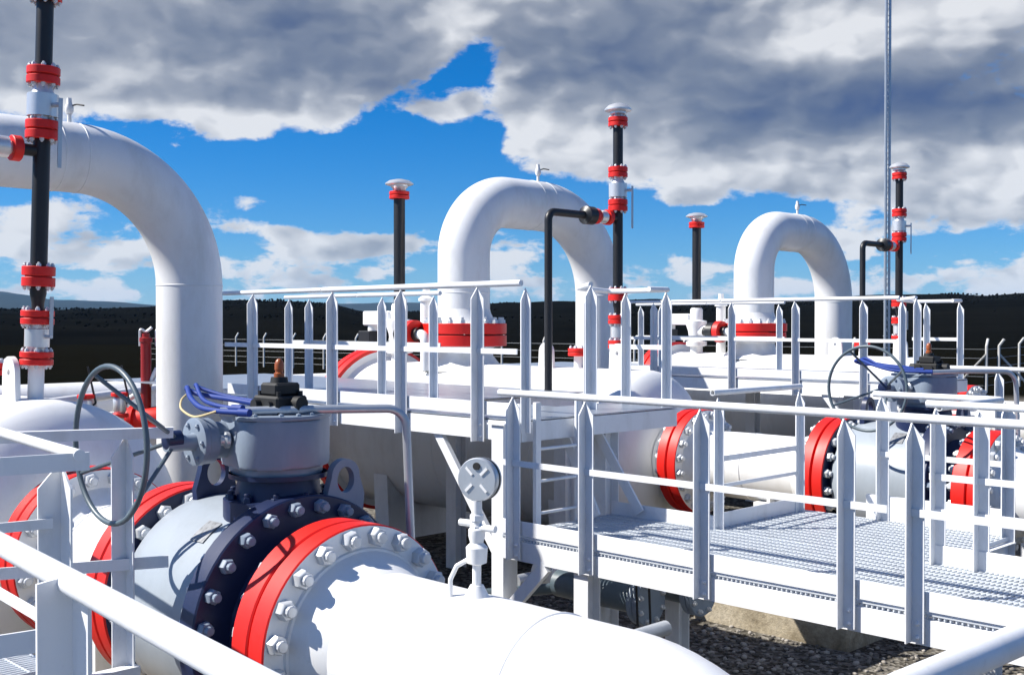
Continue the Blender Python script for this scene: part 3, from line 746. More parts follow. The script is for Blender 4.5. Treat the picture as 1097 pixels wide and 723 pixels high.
bm = bmesh.new(); bar(bm, (-6.4, 1.97, .51), (-4.22, 1.83, .49), .014, .045); obj('mid_rail', bm, M['steelwhite'], rl)
bm = bmesh.new(); bar(bm, (-4.22, 1.84, .48), (-4.35, .95, .48), .012, .085); obj('mid_rail', bm, M['steelwhite'], rl)
bm = bmesh.new(); bar(bm, (-4.52, 1.9, .86), (-4.7, .95, .86), .012, .04); obj('mid_rail', bm, M['steelwhite'], rl)
rl = railing(nw)                            # rail ahead of the handwheel
bm = bmesh.new(); bar(bm, (-5.95, 2.0, 1.085), (-5.46, 2.93, 1.09), .05, .055); obj('top_rail', bm, M['steelwhite'], rl)
posts(rl, [(-5.60, 2.74)], -.17, 1.07, (), .085)
bm = bmesh.new(); bar(bm, (-5.95, 2.0, .40), (-5.46, 2.9, .42), .012, .06); obj('mid_rail', bm, M['steelwhite'], rl)
rl = railing(nw)                            # end rail at the right of the camera
rails(rl, 'top_rail', [(-.87, 1.75, 1.06), (-.82, 2.9, 1.06)], .030)
bm = bmesh.new(); tube(bm, [(-.87, 1.78, 1.05), (-.87, 1.78, GZ)], .026, 12); obj('post', bm, M['steelwhite'], rl)

# ------------------------------------------------------------------ small fittings on the first run
g = thing('pressure_gauge', (-3.75, 3.5, AX + .36), 'round grey pressure gauge on a white valve stem on the nearest pipe', 'gauge')
gx, gy = -3.75, 3.5
bm = bmesh.new(); cyl(bm, (gx, gy, AX + .36), (gx, gy, AX + .42), .06, 20, .03); cyl(bm, (gx, gy, AX + .40), (gx, gy, .70), .02, 14)
lathe(bm, (gx, gy, .57), (0, 0, 1), [(0, .02), (.01, .045), (.08, .05), (.1, .03), (.13, .038), (.16, .038), (.18, .02)], 16)
for zz in (.77, .72): hexnut(bm, (gx, gy, zz), (0, 0, 1), .032, .03, .02, .02)
cyl(bm, (gx, gy, .70), (gx, gy, .86), .024, 14)
cyl(bm, (gx, gy, .74), (gx + .10, gy + .02, .74), .016, 12); cyl(bm, (gx, gy, .755), (gx - .09, gy - .02, .755), .016, 12)
obj('valve_stem', bm, M['white'], g)
bm = bmesh.new(); tube(bm, [(gx - .03, gy, .60), (gx - .08, gy - .05, .56), (gx - .10, gy - .07, .50), (gx - .10, gy - .07, .40)], .011, 10, .02); obj('lever', bm, M['white'], g)
ax = V((.33, -.93, .05)).normalized(); c0 = V((gx, gy + .02, .955))
bm = bmesh.new(); lathe(bm, c0 - ax * .03, ax, [(0, 0), (0, .094), (.006, .098), (.018, .098), (.018, .092), (.032, .092), (.032, .098), (.058, .098), (.064, .093), (.066, .0)], 40)
cs = obj('case', bm, M['galv'], g)
bm = bmesh.new(); lathe(bm, c0 - ax * .03, ax, [(.017, .0985), (.033, .0985)], 40); obj('rubber_band', bm, M['rubber'], cs)
_, u_, w_ = frame_of(ax)
up = V((0, 0, 1)); up = (up - ax * up.dot(ax)).normalized(); rt_ = ax.cross(up)
for k in range(4):
    bm = bmesh.new(); d = (up * math.sin(PI/4 + PI/2*k) + rt_ * math.cos(PI/4 + PI/2*k)); 
    bar(bm, c0 + ax * .038 + d * .03, c0 + ax * .038 + d * .075, .012, .006, ax)
    obj('rib', bm, M['white'], cs)
bm = bmesh.new(); cyl(bm, c0 + ax * .030 + up * .06, c0 + ax * .042 + up * .06, .017, 16); obj('vent_plug', bm, M['rubber'], cs)

# conduit from the gearbox over to the right and down
bm = bmesh.new()
tube(bm, [(-5.42, 3.18, 1.185), (-5.16, 3.60, 1.19), (-4.92, 4.05, 1.185), (-4.90, 4.07, .45)], .024, 14, .11, 8)
tag(obj('conduit', bm, M['galv']), 'grey steel conduit bending down at right of the foreground gearbox', 'conduit')
bm = bmesh.new(); tube(bm, [(-4.94, 10.6, 1.185), (-4.74, 10.95, 1.19), (-4.46, 11.42, 1.185), (-4.44, 11.44, .45)], .024, 14, .14, 8)
tag(obj('conduit', bm, M['galv']), 'grey steel conduit beside the gearbox of the valve behind the walkway', 'conduit')
for k, (dy, lab) in enumerate(((0, 'blue hose with loop lying on the foreground gearbox'), (DY, 'blue hose lying on the gearbox behind the walkway railing'))):
    bm = bmesh.new(); y = 3.5 + dy; xo = .28 if dy else 0
    tube(bm, spline([(x + xo, y + q, z) for x, q, z in ((-5.26, -.30, 1.19), (-5.42, -.33, 1.19), (-5.60, -.33, 1.20), (-5.80, -.28, 1.24), (-5.98, -.20, 1.285), (-6.07, -.15, 1.27), (-6.02, -.11, 1.245), (-5.86, -.10, 1.235), (-5.66, -.08, 1.225), (-5.47, -.03, 1.205))]), .015, 12)
    tube(bm, spline([(x + xo, y + q, z) for x, q, z in ((-5.36, -.28, 1.205), (-5.52, -.29, 1.215), (-5.74, -.24, 1.235), (-5.93, -.17, 1.30), (-6.0, -.12, 1.285), (-5.82, -.05, 1.24), (-5.52, -.0, 1.215))]), .012, 12)
    for qx, qy, qz in ((-5.26, -.30, 1.19), (-5.36, -.28, 1.205)): cyl(bm, (qx + xo, y + qy, qz), (qx + .07 + xo, y + qy + .02, qz), .021, 12)
    tag(obj('hose', bm, M['hose']), lab, 'hose', 'blue hoses on the gearboxes')
bm = bmesh.new()
tube(bm, spline([(-6.02, 3.34, 1.26), (-5.97, 3.26, 1.225), (-5.86, 3.19, 1.185), (-5.74, 3.16, 1.16), (-5.62, 3.14, 1.15), (-5.5, 3.13, 1.165), (-5.42, 3.16, 1.19)]), .0065, 8)
tag(obj('cable', bm, M['cable']), 'thin cream cable hanging below the blue hose on the foreground gearbox', 'cable')
# drain piping seen in the gap under the middle platform
def drain(x, y, label):
    t = thing('drain_valve', (x, y, GZ), label, 'valve', 'small drain valves under the vessels')
    bm = bmesh.new(); tube(bm, [(x, y - 1.2, -.72), (x, y + .6, -.72)], .06, 16); tube(bm, [(x, y, -.72), (x, y, GZ)], .05, 14); obj('pipe', bm, M['galv'], t)
    bm = bmesh.new(); lathe(bm, (x, y - .45, -.72), (0, -1, 0), [(0, 0), (0, .15), (.05, .15), (.055, .09), (.2, .11), (.35, .09), (.355, .15), (.4, .15), (.4, 0)], 24); obj('body', bm, M['white'], t)
    bm = bmesh.new(); cyl(bm, (x, y - .65, -.6), (x, y - .65, -.36), .03, 12); bar(bm, (x - .02, y - .65, -.36), (x + .42, y - .65, -.34), .03, .02); obj('handle', bm, M['black'], t)
    return t
drain(-7.4, 8.6, 'small drain valve with black handle in the dark gap under the middle vessel')
drain(-5.0, 5.0, 'small drain valve with black lever behind the foreground flange')
bm = bmesh.new()
tube(bm, [(-4.9, 4.6, GZ + .1), (-4.9, 4.6, -.35), (-4.6, 5.6, -.35), (-4.6, 6.0, -.35)], .05, 14, .1)
tag(obj('small_pipe', bm, M['galv']), 'thin grey pipe in the shade behind the foreground flange', 'pipe')
bm = bmesh.new()
tube(bm, [(-6.9, 6.0, -.55), (-5.7, 8.6, -.55)], .045, 14)
tag(obj('small_pipe', bm, M['wheel']), 'thin dark grey pipe low in the shade behind the foreground flange', 'pipe')

def blind_nozzle(x, y, z, label):
    t = thing('blind_nozzle', (x, y, z), label, 'pipe end', 'capped pipe ends under the walkway')
    bm = bmesh.new(); tube(bm, [(x - .05, y, z), (x - .9, y, z)], .11, 24); obj('pipe', bm, M['wheel'], t)
    bm = bmesh.new(); disc(bm, (x - .05, y, z), (1, 0, 0), .18, .05, 32); disc(bm, (x + .006, y, z), (1, 0, 0), .18, .05, 32); f = obj('blind_flange', bm, M['gear'], t)
    bolts(f, x + .056, y, z, (1, 0, 0), .145, 8, .022, .02, .014)
    bm = bmesh.new(); bar(bm, (x - .45, y, z - .1), (x - .45, y, GZ), .06, .06, (1, 0, 0)); obj('support', bm, M['steelwhite'], t)
blind_nozzle(-5.45, 6.85, -.47, 'grey capped pipe end hanging under the lower walkway, left one')
blind_nozzle(-5.25, 7.25, -.43, 'grey capped pipe end under the lower walkway, right one')
bm = bmesh.new(); tube(bm, [(-3.9, 6.2, GZ + .08), (-3.9, 7.1, GZ + .08), (-3.9, 7.1, GZ - .2)], .07, 18, .16)
tag(obj('small_pipe', bm, M['gear']), 'blue grey pipe elbow lying on the gravel beside the nearest pipe', 'pipe')
for k, (x, y) in enumerate(((-5.30, 6.55), (-5.22, 6.6))):
    bm = bmesh.new(); tube(bm, [(x, y, -.19), (x + .02, y, -.6), (x - .03, y + .04, -1.0), (x + .05, y + .1, GZ + .02)], .009, 8, .2)
    tag(obj('cable', bm, M['rubber']), ('thin black cable hanging under the lower walkway, left of a pair', 'thin black cable hanging under the lower walkway, right of a pair')[k], 'cable', 'black cables under the walkway')
# concrete plinths under the valves
for y, lab in ((3.5, 'concrete plinth under the foreground ball valve'), (10.85, 'tan concrete plinth under the valve behind the walkway, above sunlit gravel'), (18.2, 'concrete plinth under the farthest ball valve')):
    bm = bmesh.new(); box(bm, -7.05, -5.28, y - 1.2, y + .6, GZ - .05, -.66, .02)
    tag(obj('plinth', bm, M['concrete']), lab, 'plinth', 'concrete plinths under the ball valves')

# ------------------------------------------------------------------ equipment behind the left vessel
def at(px, depth, z):
    """point on the ground plan at a bearing (as on the photo) and a distance"""
    r_ = (px - 548.5) / 1220 * depth; p = RIGHT * r_ + FWD * depth; return V((p.x, p.y, z))
def red_actuator():
    p = at(165, 15.3, 0); x, y = p.x, p.y
    t = thing('valve_actuator', (x, y, GZ), 'red twin cylinder valve actuator behind the left vessel', 'actuator')
    for s in (-.13, .09):
        c = p + RIGHT * (s + .02); bm = bmesh.new()
        lathe(bm, (c.x, c.y, .5), (0, 0, 1), [(0, 0), (0, .068), (.9, .068), (.91, .085), (.96, .085), (.97, .05), (1.02, .05), (1.02, 0)], 22); o = obj('cylinder', bm, M['darkred'], t)
        bm = bmesh.new(); d = RIGHT * .08
        tube(bm, [(c.x - d.x, c.y - d.y, 1.35), (c.x - d.x, c.y - d.y, 1.60), (c.x, c.y, 1.53), (c.x + d.x, c.y + d.y, 1.60)], .018, 10, .04); obj('tubing', bm, M['chrome'], o)
    a, b = p - RIGHT * .38, p + RIGHT * .25
    bm = bmesh.new(); lathe(bm, (a.x, a.y, .36), RIGHT, [(0, 0), (0, .16), (.06, .17), (.06, .19), (.12, .19), (.12, .15), (.3, .17), (.5, .19), (.7, .15), (.75, .19), (.8, .19), (.8, 0)], 26); obj('body', bm, M['red'], t)
    bm = bmesh.new(); tube(bm, [(a.x, a.y, .62), ((a + RIGHT*.3).x, (a + RIGHT*.3).y, .8), ((a + RIGHT*.42).x, (a + RIGHT*.42).y, 1.05)], .035, 10, .1); obj('pipe', bm, M['white'], t)
    bm = bmesh.new(); box(bm, x - .2, x + .2, y - .2, y + .2, GZ, .25, .01); obj('pedestal', bm, M['steelwhite'], t)
    return t
red_actuator()
def lever_valve(px, depth, label):
    p = at(px, depth, 0); x, y = p.x, p.y
    t = thing('lever_valve', (x, y, GZ), label, 'valve', 'small lever valves behind the left vessel')
    bm = bmesh.new(); cyl(bm, (x, y, GZ), (x, y, .45), .05, 14); obj('pipe', bm, M['white'], t)
    for zf in (.45, .72):
        bm = bmesh.new(); disc(bm, (x, y, zf), (0, 0, 1), .11, .05, 20); obj('flange', bm, M['red'], t)
    bm = bmesh.new(); lathe(bm, (x, y, .50), (0, 0, 1), [(0, .06), (.04, .085), (.18, .085), (.22, .06)], 18); obj('body', bm, M['chrome'], t)
    bm = bmesh.new(); q_ = p + RIGHT * .06; tube(bm, [(q_.x, q_.y, .62), ((p + RIGHT*.12).x, (p + RIGHT*.12).y, .66), ((p + RIGHT*.02).x, (p + RIGHT*.02).y, 1.12)], .014, 8, .03); obj('lever', bm, M['black'], t)
lever_valve(92, 14.2, 'small lever valve with red flanges behind the left vessel, left of a pair')
lever_valve(128, 14.6, 'small lever valve with red flanges behind the left vessel, nearer the red actuator')
def back_rack(px0, px1, depth0, depth1, ztop, label):
    a, b = at(px0, depth0, 0), at(px1, depth1, 0)
    t = thing('pipe_rack', (a.x, a.y, GZ), label, 'pipe rack')
    for z in (ztop, ztop - .32):
        bm = bmesh.new(); tube(bm, [(a.x, a.y, z), (b.x, b.y, z)], .07, 14); obj('pipe', bm, M['white'], t)
    for k in range(7):
        c = a.lerp(b, (k + .5) / 7); bm = bmesh.new(); box(bm, c.x - .05, c.x + .05, c.y - .05, c.y + .05, GZ, ztop - .05); obj('column', bm, M['steelwhite'], t)
    return t
back_rack(40, 245, 15.0, 22.0, .58, 'low white pipe rack behind the left vessel')
def header(label):
    t = thing('header_pipe', (-18, 8, GZ), label, 'pipe')
    bm = bmesh.new(); tube(bm, [(-18, -6, .25), (-18, 26, .25)], .45, 40); obj('pipe', bm, M['white'], t)
    for y in (-2, 3, 8, 13, 18, 23):
        bm = bmesh.new(); box(bm, -18.2, -17.8, y - .1, y + .1, GZ, -.15); obj('pipe_support', bm, M['steelwhite'], t)
header('long white header pipe lying across behind the vessels')

# ------------------------------------------------------------------ lattice mast
def mast():
    p = at(949.5, 40, GZ); t = thing('lattice_mast', p, 'thin tall grey lattice mast behind the right vent stack', 'mast')
    legs = [V((math.cos(2*PI*k/3 + .4) * .085, math.sin(2*PI*k/3 + .4) * .085, 0)) for k in range(3)]
    for l in legs:
        bm = bmesh.new(); tube(bm, [p + l, p + l + V((0, 0, 21))], .046, 8); obj('leg', bm, M['galv'], t)
    bm = bmesh.new()
    for k in range(52):
        z = .2 + k * .4
        for i in range(3):
            a, b = legs[i], legs[(i+1) % 3]
            tube(bm, [p + a + V((0, 0, z)), p + b + V((0, 0, z + .4))], .007, 5)
            tube(bm, [p + a + V((0, 0, z)), p + b + V((0, 0, z))], .012, 5)
        if k % 3 == 0: tube(bm, [p + legs[0] + V((0, 0, z)) - RIGHT * .2, p + legs[0] + V((0, 0, z)) + RIGHT * .05], .012, 5)
    obj('bracing', bm, M['galv'], t)
mast()

# ------------------------------------------------------------------ perimeter fence
def fence(label):
    c = at(1057, 50, GZ); t = thing('perimeter_fence', c, label, 'fence')
    e1 = at(150, 88, GZ); e2 = at(1290, 120, GZ)
    e2 = V((c.x + (e2.x - c.x), c.y + (e2.y - c.y), GZ))
    bm0 = bmesh.new()
    tube(bm0, [(0, 0, 0), (0, 0, 2.05), (.22, 0, 2.35)], .06, 8, .05)
    src = obj('fence_post', bm0, M['conc_post'])
    def line(a, b, step, skip0=False):
        L = (b - a).length; n = int(L / step); d = (b - a).normalized(); out = math.atan2(d.x, -d.y)
        for k in range(1 if skip0 else 0, n + 1):
            q_ = a + d * (step * k); o = src.copy(); COL.objects.link(o); o.parent = t; o.location = q_ - c; o.rotation_euler = (0, 0, -out if False else math.atan2(-d.x, d.y) + PI/2*0)
    line(c, e1, 3.0); line(c, e2, 6.0, True)
    for off in (V((.4, .2, 0)),):
        o = src.copy(); COL.objects.link(o); o.parent = t; o.location = RIGHT * .55
    bpy.data.objects.remove(src)
    for s in (-1, 1):
        for o0 in (0, .55 if s > 0 else 0):
            bm = bmesh.new(); q_ = c + RIGHT * (.55 if s > 0 else 0); r_ = q_ + RIGHT * (s * 1.6)
            if o0 == 0 and s > 0: bm.free(); continue
            tube(bm, [q_ + V((0, 0, 1.7)), V((r_.x, r_.y, GZ))], .05, 8); obj('brace', bm, M['conc_post'], t)
    bm = bmesh.new()
    for a, b in ((c, e1), (c, e2)):
        for z in (.3, .7, 1.1, 1.5, 1.9): tube(bm, [a + V((0, 0, z)), b + V((0, 0, z))], .006, 4)
    obj('fence_wire', bm, M['galv'], t)
fence('pale concrete post perimeter fence with bent tops, braced corner at right')

# ------------------------------------------------------------------ ground, gravel, hills
bm = bmesh.new()
RS = [0, 4, 8, 14, 22, 34, 50, 75, 110, 170, 300, 600, 1200, 3000, 9000, 15500]; n = 72
rings = []
for r_ in RS:
    if r_ == 0: rings.append([bm.verts.new((0, 0, GZ))])
    else: rings.append([bm.verts.new((r_ * math.cos(2*PI*k/n), r_ * math.sin(2*PI*k/n), GZ)) for k in range(n)])
for i in range(len(rings) - 1):
    for k in range(n):
        j = (k + 1) % n
        if i == 0: bm.faces.new((rings[0][0], rings[1][k], rings[1][j]))
        else: bm.faces.new((rings[i][k], rings[i+1][k], rings[i+1][j], rings[i][j]))
struct('ground', bm, M['ground'])

bm = bmesh.new(); ico = bmesh.new(); bmesh.ops.create_icosphere(ico, subdivisions=1, radius=1); iv = [v.co.copy() for v in ico.verts]; ifc = [[v.index for v in f.verts] for f in ico.faces]; ico.free()
for k in range(5200):
    x = random.uniform(-9.5, -2.2); y = random.uniform(6.4, 10.2) if k % 3 else random.uniform(4.2, 6.6)
    if -7.07 < x < -5.26 and y > 9.62: continue
    s = random.uniform(.012, .032); rz = random.uniform(0, 6.28); sq = random.uniform(.5, .9); ex = random.uniform(.8, 1.4)
    vs = []
    for v in iv:
        q_ = v * s * (1 + .25 * noise.noise(v * 2 + V((k, 0, 0)))); X = q_.x * ex; Y = q_.y
        vs.append(bm.verts.new((x + X*math.cos(rz) - Y*math.sin(rz), y + X*math.sin(rz) + Y*math.cos(rz), GZ + q_.z * sq + s * .3)))
    for f in ifc: bm.faces.new([vs[i] for i in f])
gr = obj('gravel', bm, M['stone'], None, 80); gr['kind'] = 'stuff'; gr['label'] = 'pale loose gravel on the ground under the walkway'; gr['category'] = 'gravel'

def interp(tab, x):
    if x <= tab[0][0]: return tab[0][1]
    for (x0, y0), (x1, y1) in zip(tab, tab[1:]):
        if x <= x1:
            f = (x - x0) / (x1 - x0); f = f * f * (3 - 2 * f); return y0 + (y1 - y0) * f
    return tab[-1][1]
def hills(name, mat, tab, d0, d1, d2, amp, seed, wrap=1.0):
    """ridge whose crest stands at distance d1; tab gives crest height over bearing (degrees from the view axis)"""
    bm = bmesh.new(); rows = []
    prof = [(0, 0), (.12, .10), (.25, .25), (.4, .45), (.55, .64), (.7, .80), (.85, .94), (1, 1.0)]
    azs = [-75 + .35 * k for k in range(int(150 / .35) + 1)]
    for az in azs:
        H = interp(tab, az); a = R(az); d = RIGHT * math.sin(a) + FWD * math.cos(a); row = []
        for f, h in prof + [(1.15, .85), (1.5, 0)]:
            rr = d0 + (d1 - d0) * f if f <= 1 else d1 + (d2 - d1) * (f - 1) * 2
            p = d * rr; nz = noise.fractal(V((p.x, p.y, seed)) / (d1 * .10), 1.0, 2.1, 6) * amp * min(1, h * 1.5)
            row.append(bm.verts.new((p.x, p.y, GZ - .3 + max(0, (H - GZ) * h + nz) if h > 0 else GZ - 1)))
        rows.append(row)
    for a, b in zip(rows, rows[1:]):
        for i in range(len(a) - 1): bm.faces.new((a[i], b[i], b[i+1], a[i+1]))
    return struct(name, bm, mat)
def px2az(px): return math.degrees(math.atan((px - 548.5) / 1220))
def yh(y, dist): return EYE + (346 - y) / 1220 * dist
D1 = 1100
near_tab = [(px2az(p), yh(y, D1 / math.cos(R(px2az(p))) * math.cos(R(px2az(p))))) for p, y in ((-900, 330), (-200, 331), (0, 333), (120, 332), (180, 331), (250, 324), (290, 323), (340, 326), (400, 336), (470, 334), (545, 326), (620, 325), (700, 323), (740, 326), (800, 327), (960, 322), (1020, 319), (1060, 320), (1097, 319), (1500, 322), (2500, 325))]
hills('near_hills', M['hill'], near_tab, 120, D1, 1900, 3.0, 1.3)
D2 = 11000
far_tab = [(px2az(p), yh(y, D2)) for p, y in ((-900, 322), (-100, 316), (0, 316), (25, 318), (60, 323), (110, 324), (180, 327), (260, 330), (370, 327), (440, 325), (520, 328), (620, 331), (900, 333), (1200, 326), (2500, 330))]
hills('far_hills', M['farhill'], far_tab, 7000, D2, 15000, 20, 4.1)

# scattered dark scrub on the near hills
bm = bmesh.new()
for k in range(2600):
    az = random.uniform(-32, 32); f = random.uniform(.05, .86) ** .7; a = R(az); d = RIGHT * math.sin(a) + FWD * math.cos(a)
    rr = 130 + (D1 - 130) * f; H = interp(near_tab, az); h = interp([(0, 0), (.12, .10), (.25, .25), (.4, .45), (.55, .64), (.7, .80), (.85, .94), (1, 1.0)], f)
    p = d * rr; zz = GZ - .3 + (H - GZ) * h; s = random.uniform(.4, .8) * (.5 + f)
    vs = [bm.verts.new((p.x + v.x*s*(1 + .4*noise.noise(v*1.7 + V((k*3.1, 0, 0)))), p.y + v.y*s, zz + v.z*s*random.uniform(.7, 1.1) + s*.4)) for v in iv]
    for q_ in ifc: bm.faces.new([vs[i] for i in q_])
sw = obj('scrub', bm, M['hill'], None, 80); sw['kind'] = 'stuff'; sw['label'] = 'dark scrub covering the hills behind the station'; sw['category'] = 'scrub'

# thin even air, so that only the range kilometres away turns blue
bm = bmesh.new(); box(bm, -16000, 16000, -16000, 16000, GZ - 1.0, 430)
hm = bpy.data.materials.new('haze_air'); hm.use_nodes = True
for n_ in list(hm.node_tree.nodes): hm.node_tree.nodes.remove(n_)
ho = hm.node_tree.nodes.new('ShaderNodeOutputMaterial'); hv = hm.node_tree.nodes.new('ShaderNodeVolumePrincipled')
hv.inputs['Color'].default_value = (.36, .64, 1.0, 1); hv.inputs['Density'].default_value = 2.8e-5; hv.inputs['Anisotropy'].default_value = 0
hm.node_tree.links.new(hv.outputs[0], ho.inputs['Volume'])
hz = obj('haze', bm, hm); hz['kind'] = 'stuff'; hz['label'] = 'thin bluish haze over the far hills'; hz['category'] = 'haze'

# ------------------------------------------------------------------ world: Nishita sky and clouds
EL = R(45)
sun_h = V((-.67, -.74, 0)).normalized()
sun_dir = V((sun_h.x * math.cos(EL), sun_h.y * math.cos(EL), math.sin(EL)))
w = bpy.data.worlds.new('World'); sc.world = w; w.use_nodes = True; t = w.node_tree
for n_ in list(t.nodes): t.nodes.remove(n_)
out = t.nodes.new('ShaderNodeOutputWorld'); bg = t.nodes.new('ShaderNodeBackground'); t.links.new(bg.outputs[0], out.inputs[0])
bg.inputs['Strength'].default_value = .068
sky = t.nodes.new('ShaderNodeTexSky'); sky.sky_type = 'NISHITA'; sky.sun_disc = False
sky.sun_elevation = EL; sky.sun_rotation = math.atan2(sun_h.x, sun_h.y); sky.altitude = 900; sky.air_density = 1.0; sky.dust_density = .2; sky.ozone_density = 1.5
def math_(op, a, b=None, clamp=False):
    n_ = t.nodes.new('ShaderNodeMath'); n_.operation = op; n_.use_clamp = clamp
    for i, v in enumerate((a, b)):
        if v is None: continue
        if isinstance(v, (int, float)): n_.inputs[i].default_value = v
        else: t.links.new(v, n_.inputs[i])
    return n_.outputs[0]
def dot(vec, c):
    n_ = t.nodes.new('ShaderNodeVectorMath'); n_.operation = 'DOT_PRODUCT'; t.links.new(vec, n_.inputs[0]); n_.inputs[1].default_value = c; return n_.outputs['Value']
tc = t.nodes.new('ShaderNodeTexCoord'); dv = tc.outputs['Generated']
fx = dot(dv, RIGHT); fy = dot(dv, FWD); fz = dot(dv, (0, 0, 1))
az = math_('ARCTAN2', fx, fy); el = math_('ARCSINE', fz)
comb = t.nodes.new('ShaderNodeCombineXYZ')
elp = math_('MAXIMUM', math_('ADD', fz, .10), .02)
t.links.new(math_('DIVIDE', fx, elp), comb.inputs[0]); t.links.new(math_('DIVIDE', fy, elp), comb.inputs[1])
def noise_(scale, detail, rough, dist=0, off=(0, 0, 0), src=None, sc3=(1, 1, 1)):
    mp = t.nodes.new('ShaderNodeMapping'); mp.inputs['Location'].default_value = off; mp.inputs['Scale'].default_value = sc3; t.links.new(src or comb.outputs[0], mp.inputs[0])
    n_ = t.nodes.new('ShaderNodeTexNoise'); n_.inputs['Scale'].default_value = scale; n_.inputs['Detail'].default_value = detail; n_.inputs['Roughness'].default_value = rough; n_.inputs['Distortion'].default_value = dist
    t.links.new(mp.outputs[0], n_.inputs[0]); return n_.outputs[0]
ang = t.nodes.new('ShaderNodeCombineXYZ'); t.links.new(az, ang.inputs[0]); t.links.new(math_('MULTIPLY', el, 1.7), ang.inputs[1])
AN = ang.outputs[0]
# cloud masses as soft ellipses over bearing and height; sizes in degrees of sky
def ell(px, py, sx, sy, amp, rot=0):
    a0 = math.atan((px - 548.5) / 1220); e0 = math.atan((346 - py) / 1220 * math.cos(a0)); sx /= 1220; sy /= 1220
    da = math_('SUBTRACT', az, a0); de = math_('SUBTRACT', el, e0); c_, s_ = math.cos(rot), math.sin(rot)
    u = math_('DIVIDE', math_('ADD', math_('MULTIPLY', da, c_), math_('MULTIPLY', de, s_)), sx)
    v = math_('DIVIDE', math_('SUBTRACT', math_('MULTIPLY', de, c_), math_('MULTIPLY', da, s_)), sy)
    q_ = math_('ADD', math_('MULTIPLY', u, u), math_('MULTIPLY', v, v))
    return math_('MULTIPLY', math_('EXPONENT', math_('MULTIPLY', q_, -1.0)), amp)
masses = [(60, 40, 210, 75, .70), (300, 40, 210, 95, .95), (330, 115, 120, 40, .28), (640, 30, 150, 70, .55), (820, 60, 300, 120, .85), (640, 160, 130, 46, .50), (800, 175, 110, 34, .38), (1040, 190, 140, 52, .48), (980, 225, 90, 16, .22), (1060, 290, 70, 12, .26),
          (735, 213, 40, 16, 1.0), (40, 240, 80, 26, .36), (130, 270, 70, 20, .22), (268, 216, 40, 13, .50), (255, 240, 34, 13, .42), (315, 250, 22, 9, .55), (400, 262, 50, 10, .75), (360, 272, 30, 7, .5), (310, 296, 90, 16, .22), (560, 280, 70, 26, .25), (915, 262, 26, 11, .9), (478, 122, 46, 17, 1.35), (500, 105, 18, 14, .6), (60, 310, 120, 14, .16)]
gaps = [(700, 226, 120, 24, -.95), (830, 236, 60, 16, -.35), (985, 262, 150, 12, -.45), (890, 222, 50, 12, -.3), (455, 128, 70, 34, -.55), (395, 165, 60, 20, -.5), (505, 80, 40, 66, -.9), (430, 185, 150, 48, -.9), (440, 118, 60, 30, -.5), (600, 212, 90, 16, -.5), (300, 178, 110, 22, -.5), (730, 195, 60, 18, -.25), (750, 265, 110, 24, -.28), (980, 262, 80, 14, -.10), (330, 215, 70, 26, -.25), (230, 175, 110, 26, -.3), (60, 130, 140, 20, -.22), (660, 250, 90, 30, -.15), (1000, 285, 60, 12, -.2)]
mask = None
for m_ in masses + gaps:
    e_ = ell(*m_); mask = e_ if mask is None else math_('ADD', mask, e_)
n1 = noise_(9.0, 10, .60, .4, (3.1, 1.7, 0), AN)
n2 = noise_(26.0, 8, .62, .2, (.4, 5.2, 0), AN)
n3 = noise_(4.0, 6, .55, .5, (7.7, 2.2, 0), AN)
wn = t.nodes.new('ShaderNodeTexNoise'); wn.inputs['Scale'].default_value = 11; wn.inputs['Detail'].default_value = 5; wn.inputs['Roughness'].default_value = .55; t.links.new(AN, wn.inputs[0])
ws = t.nodes.new('ShaderNodeVectorMath'); ws.operation = 'MULTIPLY_ADD'; t.links.new(wn.outputs['Color'], ws.inputs[0]); ws.inputs[1].default_value = (.075, .075, 0); t.links.new(AN, ws.inputs[2])
WA = ws.outputs[0]
def puff(scale, off, detail=2.0):
    mp = t.nodes.new('ShaderNodeMapping'); mp.inputs['Location'].default_value = off; t.links.new(WA, mp.inputs[0])
    v = t.nodes.new('ShaderNodeTexVoronoi'); v.voronoi_dimensions = '2D'; v.feature = 'SMOOTH_F1'; v.inputs['Smoothness'].default_value = .8; v.inputs['Scale'].default_value = scale; v.inputs['Detail'].default_value = detail; v.inputs['Roughness'].default_value = .55; v.normalize = True
    t.links.new(mp.outputs[0], v.inputs['Vector']); return v.outputs['Distance']
u1 = puff(13, (.3, .7, 0)); u1b = puff(13, (.3 - .012, .7 + .016, 0))
n4 = noise_(5.0, 6, .5, .2, (1.2, 8.3, 0), WA)
n5 = noise_(15.0, 8, .60, .3, (2.3, 4.4, 0), AN, (1.0, 1.9, 1))
dens = math_('ADD', mask, math_('MULTIPLY', math_('SUBTRACT', n1, .5), 1.25))
dens = math_('ADD', dens, math_('MULTIPLY', math_('SUBTRACT', .34, u1), .9))
dens = math_('ADD', dens, math_('MULTIPLY', math_('SUBTRACT', n2, .5), 1.35))
band = math_('MULTIPLY', math_('SUBTRACT', 1.0, math_('MULTIPLY', math_('ABSOLUTE', math_('SUBTRACT', el, .045)), 14.0), True), math_('SUBTRACT', n5, .47))
dens = math_('ADD', dens, math_('MULTIPLY', band, 2.0))
dens = math_('SUBTRACT', dens, .12)
mr = t.nodes.new('ShaderNodeMapRange'); mr.interpolation_type = 'SMOOTHSTEP'; mr.inputs[1].default_value = -.04; mr.inputs[2].default_value = .26
t.links.new(dens, mr.inputs[0])
horizon = t.nodes.new('ShaderNodeMapRange'); horizon.inputs[1].default_value = .0; horizon.inputs[2].default_value = .02; t.links.new(fz, horizon.inputs[0])
alpha = math_('MULTIPLY', math_('MULTIPLY', mr.outputs[0], .95), horizon.outputs[0])
